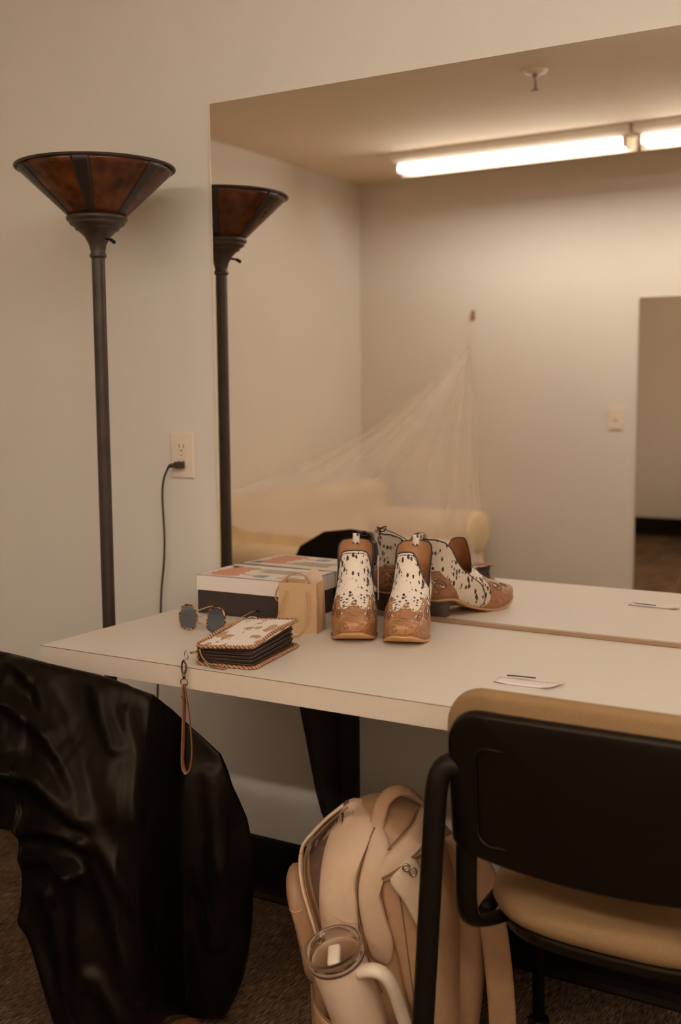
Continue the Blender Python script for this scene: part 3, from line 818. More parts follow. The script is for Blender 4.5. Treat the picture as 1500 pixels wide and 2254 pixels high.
# body: front, back, two gusseted sides, bottom (front face towards -y)
Vb = []
def quad(a, b, c, d): n = len(Vb); Vb.extend([a, b, c, d]); return (n, n+1, n+2, n+3)
Fb = [quad((-gw, -gd, 0), (gw, -gd, 0), (gw-0.001, -gd+0.004, gh), (-gw+0.001, -gd+0.004, gh)),
      quad((-gw, gd, 0), (gw, gd, 0), (gw-0.001, gd-0.006, gh), (-gw+0.001, gd-0.006, gh)),
      quad((-gw, -gd, 0), (gw, -gd, 0), (gw, gd, 0), (-gw, gd, 0))]
for s in (-1, 1):
    Fb += [quad((s*gw, -gd, 0), (s*gw, 0, 0.0), (s*(gw-0.006), 0, gh), (s*(gw-0.001), -gd+0.004, gh)), quad((s*gw, 0, 0.0), (s*gw, gd, 0), (s*(gw-0.001), gd-0.006, gh), (s*(gw-0.006), 0, gh))]
mesh('paper_body', Vb, Fb, m_kraft, gb, smooth=False, solid=gt, recalc=False)
# creased band at the foot, folded in at the top
box('bottom_fold', -gw-0.0003, gw+0.0003, -gd-0.0006, -gd+0.0002, 0.0, 0.036, m_kraft, gb)
tube('front_handle', catmull([(-0.024, -gd+0.002, 0.088), (-0.026, -gd-0.004, 0.080), (-0.034, -gd-0.010, 0.050), (-0.040, -gd-0.016, 0.022), (-0.028, -gd-0.034, 0.004), (-0.004, -gd-0.048, 0.0030), (0.016, -gd-0.040, 0.004), (0.026, -gd-0.020, 0.018), (0.029, -gd-0.008, 0.050), (0.026, -gd-0.003, 0.080), (0.024, -gd+0.002, 0.088)], 8), 0.0019, m_kraftd, gb, n=10)
tube('rear_handle', catmull([(0.012, gd-0.008, 0.092), (0.004, gd-0.012, 0.112), (-0.018, gd-0.016, 0.121), (-0.038, gd-0.022, 0.110), (-0.054, gd-0.028, 0.090), (-0.060, gd-0.030, 0.068), (-0.052, gd-0.026, 0.060), (-0.046, gd-0.02, 0.066)], 8), 0.0019, m_kraftd, gb, n=10)
prism('back_flap', [(0.0, 0.09), (0.0, 0.117), (0.022, 0.136), (0.034, 0.122), (0.040, 0.109), (0.040, 0.09)], gd-0.008, gd-0.0074, mat('pale_peach_tissue', (0.66, 0.46, 0.32), 0.8), gb, label='peach paper peak standing up inside the bag')

# ------------------------------------------------------------------ wallet
wl = root('wristlet_wallet', (-1.2585, -0.4665, CZ), math.radians(9.0), label='open zip-around cowhide wallet with whipstitched edge at the counter\'s front edge', cat='wallet')
WW, WL = 0.0615, 0.104
def cover(z_of, x0, x1, y0, y1, rad, th, name, m, label=None):
    out = rrect(x0, x1, y0, y1, rad, 6); n = len(out); V, F = [], []
    cx, cy = (x0+x1)/2, (y0+y1)/2; K = 8
    for s in (0, 1):
        for k in range(K+1):
            f = k/K
            for a, b in out:
                x, y = cx+(a-cx)*f, cy+(b-cy)*f
                V.append((x, y, z_of(x, y)+s*th))
    N = (K+1)*n
    for s in (0, 1):
        for k in range(K):
            for i in range(n): F.append((s*N+k*n+i, s*N+k*n+(i+1) % n, s*N+(k+1)*n+(i+1) % n, s*N+(k+1)*n+i))
    for i in range(n): F.append((K*n+i, K*n+(i+1) % n, N+K*n+(i+1) % n, N+K*n+i))
    return mesh(name, V, F, m, wl, label=label), out
ztop = lambda x, y: 0.046+0.008*(x/WW)*0.5+0.006*(y/WL)+0.003*math.cos(3*y/WL)
zbot = lambda x, y: 0.0015+0.0004*math.cos(2*y/WL)
top_c, o1 = cover(ztop, -WW, WW, -WL, WL, 0.012, 0.003, 'top_cover', m_hide2, 'brown and white cowhide cover')
bot_c, o2 = cover(zbot, -WW-0.001, WW+0.001, -WL, WL, 0.012, 0.003, 'bottom_cover', m_braid)
def edge_path(out, z_of, inset=0.002):
    P = []
    for i in range(len(out)):
        a, b = out[i], out[(i+1) % len(out)]
        L = math.hypot(b[0]-a[0], b[1]-a[1]); k = max(1, int(L/0.006))
        for q in range(k): 
            x, y = a[0]+(b[0]-a[0])*q/k, a[1]+(b[1]-a[1])*q/k
            P.append((x*(1-inset/WW), y*(1-inset/WL), z_of(x, y)+0.0015))
    return P
for nm, out, zz in (('top_whipstitching', o1, ztop), ('bottom_whipstitching', o2, zbot)):
    P = edge_path(out, zz)
    parts = [tube_vf(P, 0.0030, 10, closed=True)]
    # individual stitches wrapping the edge
    cum = 0; last = Vector(P[0])
    for i in range(len(P)):
        p = Vector(P[i]); q = Vector(P[(i+1) % len(P)]); t = (q-p); L = t.length; t.normalize(); nrm = Vector((-t.y, t.x, 0))
        parts.append(tube_vf([p+t*0.0012+nrm*0.0038+Vector((0, 0, -0.001)), p+Vector((0, 0, 0.0032))+t*0.002, p+t*0.0032-nrm*0.0036+Vector((0, 0, -0.0006))], [0.0011, 0.0016, 0.0011], 6))
    mesh(nm, *join(parts), m_braid, wl, label='braided tan leather edge')
# dark accordion leaves
leaves = []
for k in range(9):
    f = (k+0.5)/9
    ins = 0.007+0.002*(k % 2)+0.003*math.sin(f*PI)*0.5
    V, F = prism_vf(rrect(-WW+0.004, WW-ins, -WL+ins, WL-ins, 0.009, 4), 0.0, 0.0026, 'z')
    V = [(x, y, z+(zbot(x, y)+0.003)*(1-f)+(ztop(x, y)-0.003)*f) for x, y, z in V]
    leaves.append((V, F))
mesh('card_leaves', *join(leaves), m_pages, wl, smooth=False, label='dark brown accordion leaves')
sp_ = []
V, F = prism_vf([(-WL+0.01, 0.003), (WL-0.01, 0.003), (WL-0.01, 0.049), (-WL+0.01, 0.041)], -WW-0.001, -WW+0.0015, 'x')
mesh('spine', V, F, m_braid, wl, smooth=False)
m_zip = mat('wallet_zip_brown', (0.30, 0.14, 0.06), 0.4)
tube('zip_pull', catmull([(-WW+0.012, -WL-0.002, 0.032), (-WW+0.018, -WL-0.006, 0.020), (-WW+0.030, -WL-0.006, 0.008), (-WW+0.042, -WL-0.005, 0.0045)], 6), 0.0025, m_zip, wl, ry=0.0012)
tube('zip_tab', [(-WW+0.040, -WL-0.006, 0.0030), (-WW+0.070, -WL-0.012, 0.0026)], 0.0016, m_zip, wl, ry=0.006)
# leather wrist strap hanging over the counter's edge
ring_c = Vector((-WW-0.0085, -WL-0.016, 0.022))
tube('strap_tab', [(-WW+0.006, -WL+0.002, 0.026), (-WW-0.004, -WL-0.008, 0.025)], 0.0016, m_braid, wl, ry=0.007)
tube('split_ring', [(ring_c.x+0.0075*math.cos(t)*0.8, ring_c.y+0.0075*math.cos(t)*-0.6, ring_c.z+0.0085*math.sin(t)) for t in [2*PI*i/24 for i in range(24)]], 0.0009, m_nickel, wl, n=8, closed=True)
sx, sy = ring_c.x+0.001, ring_c.y-0.011
tube('clasp', catmull([(sx, sy, 0.016), (sx-0.004, sy, 0.008), (sx-0.004, sy-0.001, -0.004), (sx, sy-0.001, -0.011), (sx+0.004, sy-0.001, -0.004), (sx+0.004, sy, 0.006), (sx, sy, 0.015)], 6), 0.0019, m_brass, wl, n=8)
tube('swivel', [(sx, sy-0.001, -0.010), (sx, sy-0.001, -0.020)], [0.0032, 0.0026], m_brass, wl, n=12)
tube('strap_ring', [(sx+0.0075*math.cos(t), sy-0.001, -0.026+0.006*math.sin(t)) for t in [2*PI*i/20 for i in range(20)]], 0.0010, m_brass, wl, n=8, closed=True)
loop = catmull([(sx-0.001, sy-0.001, -0.030), (sx-0.001, sy-0.002, -0.075), (sx-0.003, sy-0.004, -0.130), (sx-0.003, sy-0.008, -0.178), (sx+0.003, sy-0.008, -0.196), (sx+0.011, sy-0.006, -0.187), (sx+0.014, sy-0.002, -0.150), (sx+0.009, sy-0.001, -0.090), (sx+0.002, sy+0.000, -0.045), (sx+0.001, sy, -0.030)], 8)
tube('wrist_strap', loop, 0.0016, mat('strap_leather', (0.24, 0.09, 0.035), 0.45, noise=0.15, nscale=80), wl, n=10, ry=0.0066, up0=(1, 0, 0))
tube('strap_rivet', [(sx-0.001, sy-0.006, -0.052), (sx-0.001, sy-0.009, -0.052)], 0.002, m_brass, wl, n=10)

# ------------------------------------------------------------------ sunglasses
sg = root('sunglasses', (-1.474, -0.336, CZ+0.001), math.radians(1), label='tortoiseshell and gold sunglasses with smoked lenses, left of the wallet', cat='sunglasses')
lens_o = catmull([(-0.014, 0.050), (0.004, 0.052), (0.017, 0.044), (0.022, 0.028), (0.021, 0.010), (0.008, 0.0015), (-0.010, 0.0015), (-0.023, 0.010), (-0.0255, 0.024), (-0.022, 0.040)], 5, closed=True)
for s in (1, -1):
    pts = [(s*(0.0335)+s*(-x if s > 0 else -x), z) for x, z in lens_o]
    pts = [(s*0.0355-s*x, z) for x, z in lens_o]
    V = [(x, 0.0004+0.12*(z-0.02), z) for x, z in pts]+[(x, -0.0010+0.12*(z-0.02), z) for x, z in pts]
    n = len(pts)
    F = [tuple(range(n)), tuple(range(2*n-1, n-1, -1))]+[(i, (i+1) % n, n+(i+1) % n, n+i) for i in range(n)]
    mesh('lens', V, F, m_lens, sg, smooth=False, label='smoked grey lens')
    tube('rim', [(x, 0.12*(z-0.02), z+0.0005) for x, z in pts], 0.0019, m_tort, sg, n=8, closed=True, label='tortoiseshell rim')
    hx = s*0.0635
    tube('hinge', [(s*0.057, 0.0, 0.022), (hx, 0.002, 0.023), (hx, 0.006, 0.023)], 0.0013, m_gold, sg, n=8)
    tem = catmull([(hx, 0.004, 0.023), (hx-s*0.001, 0.06, 0.026), (hx-s*0.004, 0.10, 0.029), (hx-s*0.007, 0.120, 0.028), (hx-s*0.009, 0.137, 0.021)], 6)
    tube('temple', tem[:20], 0.0009, m_gold, sg, n=8, label='thin gold temple')
    tube('temple_tip', tem[18:], [0.0012]+[0.0026]*(len(tem)-20)+[0.0018], m_blk, sg, n=8, label='black temple tip')
tube('bridge', catmull([(-0.013, 0.001, 0.030), (-0.006, -0.001, 0.032), (0.006, -0.001, 0.032), (0.013, 0.001, 0.030)], 5), 0.0011, m_gold, sg, n=8)
tube('brow_bar', [(-0.012, 0.0, 0.017), (0.012, 0.0, 0.017)], 0.0008, m_gold, sg, n=8)

# small wire loop half hidden behind the wallet
wr = tube('wire_loop', catmull([(0.0, 0.0, 0.001), (-0.012, 0.004, 0.004), (-0.008, 0.012, 0.011), (0.012, 0.010, 0.011), (0.024, 0.0, 0.006), (0.026, -0.008, 0.001)], 6), 0.0011, mat('white_cord', (0.7, 0.6, 0.5), 0.5), None, n=8, loc=(-1.435, -0.215, CZ))
tag(wr, 'thin white looped cord behind the wallet, at the foot of the shoe box', 'cord')

# papers on the counter
pp = root('paper_slip', (-0.716, -0.402, CZ), math.radians(2), label='small creased white paper slip on the counter behind the chair', cat='paper')
Vp, Fp = [], []
for j in range(5):
    for i in range(13):
        x = -0.052+0.104*i/12; y = -0.021+0.042*j/4
        Vp.append((x+0.012*(j/4)*(1 if i > 6 else -0.3), y, 0.0012+0.004*max(0, (i-8)/4)**2+0.003*max(0, (3-i)/3)*(1-j/4)))
for j in range(4):
    for i in range(12): Fp.append((j*13+i, j*13+i+1, (j+1)*13+i+1, (j+1)*13+i))
mesh('paper_sheet', Vp, Fp, m_paper, pp, solid=0.0006, soff=1.0)
hp = tube('bobby_pin', [(-0.757, -0.388, CZ+0.0062), (-0.732, -0.383, CZ+0.0062), (-0.706, -0.381, CZ+0.0062)], 0.0012, m_cordm, None, n=6)
tag(hp, 'dark hair pin lying along the far edge of the paper slip', 'hair pin')

# ------------------------------------------------------------------ sofa along the left wall, seen in the mirror
sf = root('sofa', (-3.37, -3.62, 0.0), label='pale yellow sofa along the left wall, half under the veil, seen in the mirror', cat='sofa')
# local: x away from the left wall (0..0.86), y along the wall towards the mirror (0..1.95)
def cushion(name, x0, x1, y0, y1, z0, z1, r, m, parent, seg=5, lab=None):
    V, F = boxvf(x0, x1, y0, y1, z0, z1)
    return mesh(name, V, F, m, parent, bevel=r, bseg=seg, label=lab)
cushion('frame', 0.02, 0.84, 0.04, 1.92, 0.06, 0.30, 0.02, m_sofa, sf)
cushion('backrest', 0.02, 0.24, 0.02, 1.94, 0.30, 0.74, 0.07, m_sofa, sf)
for k in range(2): cushion('seat_cushion', 0.22, 0.84, 0.28+0.69*k, 0.96+0.69*k, 0.30, 0.45, 0.05, m_sofa, sf)
for y0 in (0.0, 1.66):
    arm = cushion('armrest', 0.02, 0.83, y0+0.03, y0+0.27, 0.06, 0.48, 0.02, m_sofa, sf)
    V, F = tube_vf([(0.03, y0+0.15, 0.47), (0.86, y0+0.15, 0.47)], 0.115, 32, ry=0.15, up0=(0, 0, 1)); mesh('arm_roll', V, F, m_sofa, arm, bevel=0.02)
for a, b in ((0.10, 0.10), (0.76, 0.10), (0.10, 1.86), (0.76, 1.86)):
    lathe('foot', [(0.0, 0.0), (0.022, 0.0), (0.030, 0.07), (0.0, 0.07)], m_brack, sf, n=16, loc=(a, b, 0.0))

# ------------------------------------------------------------------ hook and veil on the back wall
hk = root('wall_hook', (-2.650, YB, 1.657), label='small brown hook high on the back wall holding the veil', cat='hook')
m_hook = mat('hook_brown', (0.30, 0.15, 0.08), 0.5)
box('hook_plate', -0.012, 0.012, 0.0, 0.004, -0.025, 0.03, m_hook, hk, bevel=0.002)
tube('hook_arm', catmull([(0, 0.003, -0.01), (0, 0.02, -0.026), (0, 0.034, -0.018), (0, 0.036, 0.0)], 6), 0.0035, m_hook, hk, n=8)
# veil: gathered at a hanger below the hook, fanning out over the sofa
def veil_pt(u, v):
    """u 0 = trailing edge swept along the sofa, 1 = edge hanging straight down; v 0 top .. 1 hem"""
    top = Vector((-2.650, YB+0.05, 1.50))
    # hem line from far along the sofa back to the floor in front of the arm
    hem = lerp3([(0.0, (-3.20, -1.72, 0.77)), (0.18, (-3.00, -1.95, 0.62)), (0.36, (-2.78, -2.45, 0.53)), (0.55, (-2.52, -2.95, 0.42)), (0.75, (-2.47, -3.30, 0.28)), (1.0, (-2.56, -3.60, 0.22))], u)
    mid = lerp3([(0.0, (-3.12, -3.10, 0.80)), (0.18, (-3.02, -3.12, 0.78)), (0.36, (-2.88, -3.20, 0.76)), (0.55, (-2.72, -3.38, 0.78)), (0.75, (-2.60, -3.50, 0.84)), (1.0, (-2.605, -3.605, 0.88))], u)
    a = top.lerp(mid, v); b = mid.lerp(hem, v); p = a.lerp(b, v)
    amp = 0.018*math.sin(PI*min(1, v*1.2))*(0.3+v)
    ph = u*46+1.3*math.sin(u*9)
    p = p+Vector((0.6, 0.5, 0.3))*amp*math.sin(ph)+Vector((0.01, 0.01, 0))*math.sin(u*17+v*5)
    if p.y < YB+0.012: p.y = YB+0.012
    return p
def lerp3(T, x):
    for (a, va), (b, vb) in zip(T, T[1:]):
        if x <= b:
            t = (x-a)/(b-a); t = t*t*(3-2*t)*0.3+t*0.7; return Vector(va).lerp(Vector(vb), t)
    return Vector(T[-1][1])
NU, NV = 220, 60
V = [veil_pt(i/NU, j/NV) for j in range(NV+1) for i in range(NU+1)]
F = [(j*(NU+1)+i, j*(NU+1)+i+1, (j+1)*(NU+1)+i+1, (j+1)*(NU+1)+i) for j in range(NV) for i in range(NU)]
vl = root('bridal_veil', (-2.650, YB+0.05, 1.50), label='sheer white tulle veil hung from the wall hook and swept over the sofa', cat='veil')
V = [v-Vector((-2.650, YB+0.05, 1.50)) for v in V]
mesh('tulle', V, F, m_veil, vl, recalc=False)
tube('hanging_loop', [(0, -0.036, 0.14), (0.004, -0.02, 0.07), (0, 0, 0.0)], 0.0016, m_paper, vl, n=6)

# ------------------------------------------------------------------ chairs
def shell_outline(hw, zt, zb, r, sag, n=10):
    out = []
    for k in range(n+1):
        a = math.radians(90*k/n); out.append((hw-r+r*math.cos(a), zt-r+r*math.sin(a)))
    for k in range(n+1):
        a = math.radians(90+90*k/n); out.append((-hw+r+r*math.cos(a), zt-r+r*math.sin(a)))
    m_ = 26
    for k in range(m_+1):
        x = -hw+2*hw*k/m_; out.append((x, zb-sag*(1-abs(x/hw)**2.4)+0.012*max(0, (abs(x/hw)-0.93)/0.07)))
    return out
def curved_slab(name, out, y_of, th, m, parent, K=8, puff=0.0, label=None, smooth=True, bevel=0.0):
    cx = 0.0; cz = sum(b for a, b in out)/len(out); n = len(out); V, F = [], []
    prof = [(1.0, 0.0)] if puff == 0 else []
    for s in (0, 1):
        for k in range(K+1):
            f = k/K
            for a, b in out:
                x, z = cx+(a-cx)*f, cz+(b-cz)*f
                y = y_of(x, z)
                V.append((x, y+(th+puff*(1-f**3) if s else 0.0), z))
    N = (K+1)*n
    for s in (0, 1):
        for k in range(K):
            for i in range(n): F.append((s*N+k*n+i, s*N+k*n+(i+1) % n, s*N+(k+1)*n+(i+1) % n, s*N+(k+1)*n+i))
    for i in range(n): F.append((K*n+i, K*n+(i+1) % n, N+K*n+(i+1) % n, N+K*n+i))
    return mesh(name, V, F, m, parent, label=label, smooth=smooth, bevel=bevel, bseg=4)
def make_chair(label):
    r = root('side_chair', (0, 0, 0), label=label, cat='chair')
    hw = 0.234
    yo = lambda x, z: -0.03*(1-(x/hw)**2)+0.0+(0.79-z)*0.10
    out = shell_outline(hw, 0.784, 0.556, 0.060, 0.014)
    curved_slab('back_shell', out, yo, 0.026, m_blk, r, bevel=0.010, label='black plastic back shell')
    # recessed panel line on the back of the shell
    ins = [(a*0.80, 0.665+(b-0.665)*0.60+0.0) for a, b in out]
    ins = rrect(-0.180, 0.180, 0.578, 0.732, 0.022)
    tube('recess_lip', [(x, yo(x, z)-0.0022, z) for x, z in ins for _ in (0,)], 0.0022, m_blk, r, n=8, closed=True)
    cu = shell_outline(hw+0.013, 0.812, 0.575, 0.072, 0.010)
    yc = lambda x, z: yo(x, z)+0.022
    c = curved_slab('back_cushion', cu, yc, 0.030, m_tan, r, puff=0.018, bevel=0.014, label='tan upholstered back cushion')
    # seat
    so = []
    for k in range(64):
        a = 2*PI*k/64
        x = 0.235*math.copysign(abs(math.cos(a))**0.55, math.cos(a)); y = 0.225*math.copysign(abs(math.sin(a))**0.62, math.sin(a))
        so.append((x, 0.30+y+(-0.018*(1-(x/0.235)**2) if y < 0 else 0.018*(1-(x/0.235)**2))))
    V, F = [], []
    lev = [(0.415, 0.90), (0.425, 0.97), (0.440, 1.0), (0.455, 0.985), (0.466, 0.93), (0.471, 0.8), (0.473, 0.4), (0.473, 0.001)]
    for z, f in lev:
        for x, y in so: V.append((x*f, 0.30+(y-0.30)*f, z))
    n = 64
    for j in range(len(lev)-1):
        for i in range(n): F.append((j*n+i, j*n+(i+1) % n, (j+1)*n+(i+1) % n, (j+1)*n+i))
    F.append(tuple(range(n)))
    mesh('seat_cushion', V, F, m_tan, r, label='tan upholstered seat')
    V, F = prism_vf([(x*0.93, 0.30+(y-0.30)*0.93) for x, y in so], 0.395, 0.417, 'z')
    mesh('seat_pan', V, F, m_blk, r, smooth=False, bevel=0.006)
    # frames: oval tube, up the side of the shell, and two legs each side
    for s in (-1, 1):
        rear = catmull([(s*0.215, 0.020, 0.688), (s*0.228, 0.016, 0.690), (s*0.241, 0.010, 0.680), (s*0.248, 0.004, 0.650), (s*0.252, -0.001, 0.560), (s*0.256, -0.006, 0.450), (s*0.264, -0.014, 0.250), (s*0.274, -0.030, 0.012)], 7)
        rl = tube('leg', rear, 0.0145, m_blkmetal, r, n=16, ry=0.0185, up0=(1, 0, 0))
        lathe('foot_cap', [(0.0, 0.0), (0.020, 0.0), (0.021, 0.014), (0.0, 0.016)], m_blk, rl, n=20, loc=(s*0.274, -0.030, 0.0))
        fl = tube('leg', catmull([(s*0.225, 0.14, 0.408), (s*0.240, 0.30, 0.408), (s*0.256, 0.44, 0.410), (s*0.264, 0.475, 0.395), (s*0.270, 0.500, 0.20), (s*0.274, 0.520, 0.012)], 7), 0.0125, m_blkmetal, r, n=14)
        lathe('foot_cap', [(0.0, 0.0), (0.020, 0.0), (0.021, 0.014), (0.0, 0.016)], m_blk, fl, n=20, loc=(s*0.274, 0.520, 0.0))
        # J-shaped support from shell to seat
        tube('back_support', catmull([(s*0.208, 0.030, 0.60), (s*0.210, 0.030, 0.545), (s*0.211, 0.034, 0.470), (s*0.209, 0.048, 0.436), (s*0.200, 0.085, 0.420), (s*0.185, 0.15, 0.408)], 7), 0.010, m_blk, r, n=14, ry=0.018, up0=(0, 1, 0))
    tube('crossbar', [(-0.20, 0.16, 0.405), (0.20, 0.16, 0.405)], 0.011, m_blkmetal, r, n=12)
    tube('crossbar', [(-0.262, 0.42, 0.405), (0.262, 0.42, 0.405)], 0.011, m_blkmetal, r, n=12)
    return r
ch1 = make_chair('black chair with tan cushions, its back turned to the camera at the right')
place(ch1, -0.489, -0.715, 0, 0)
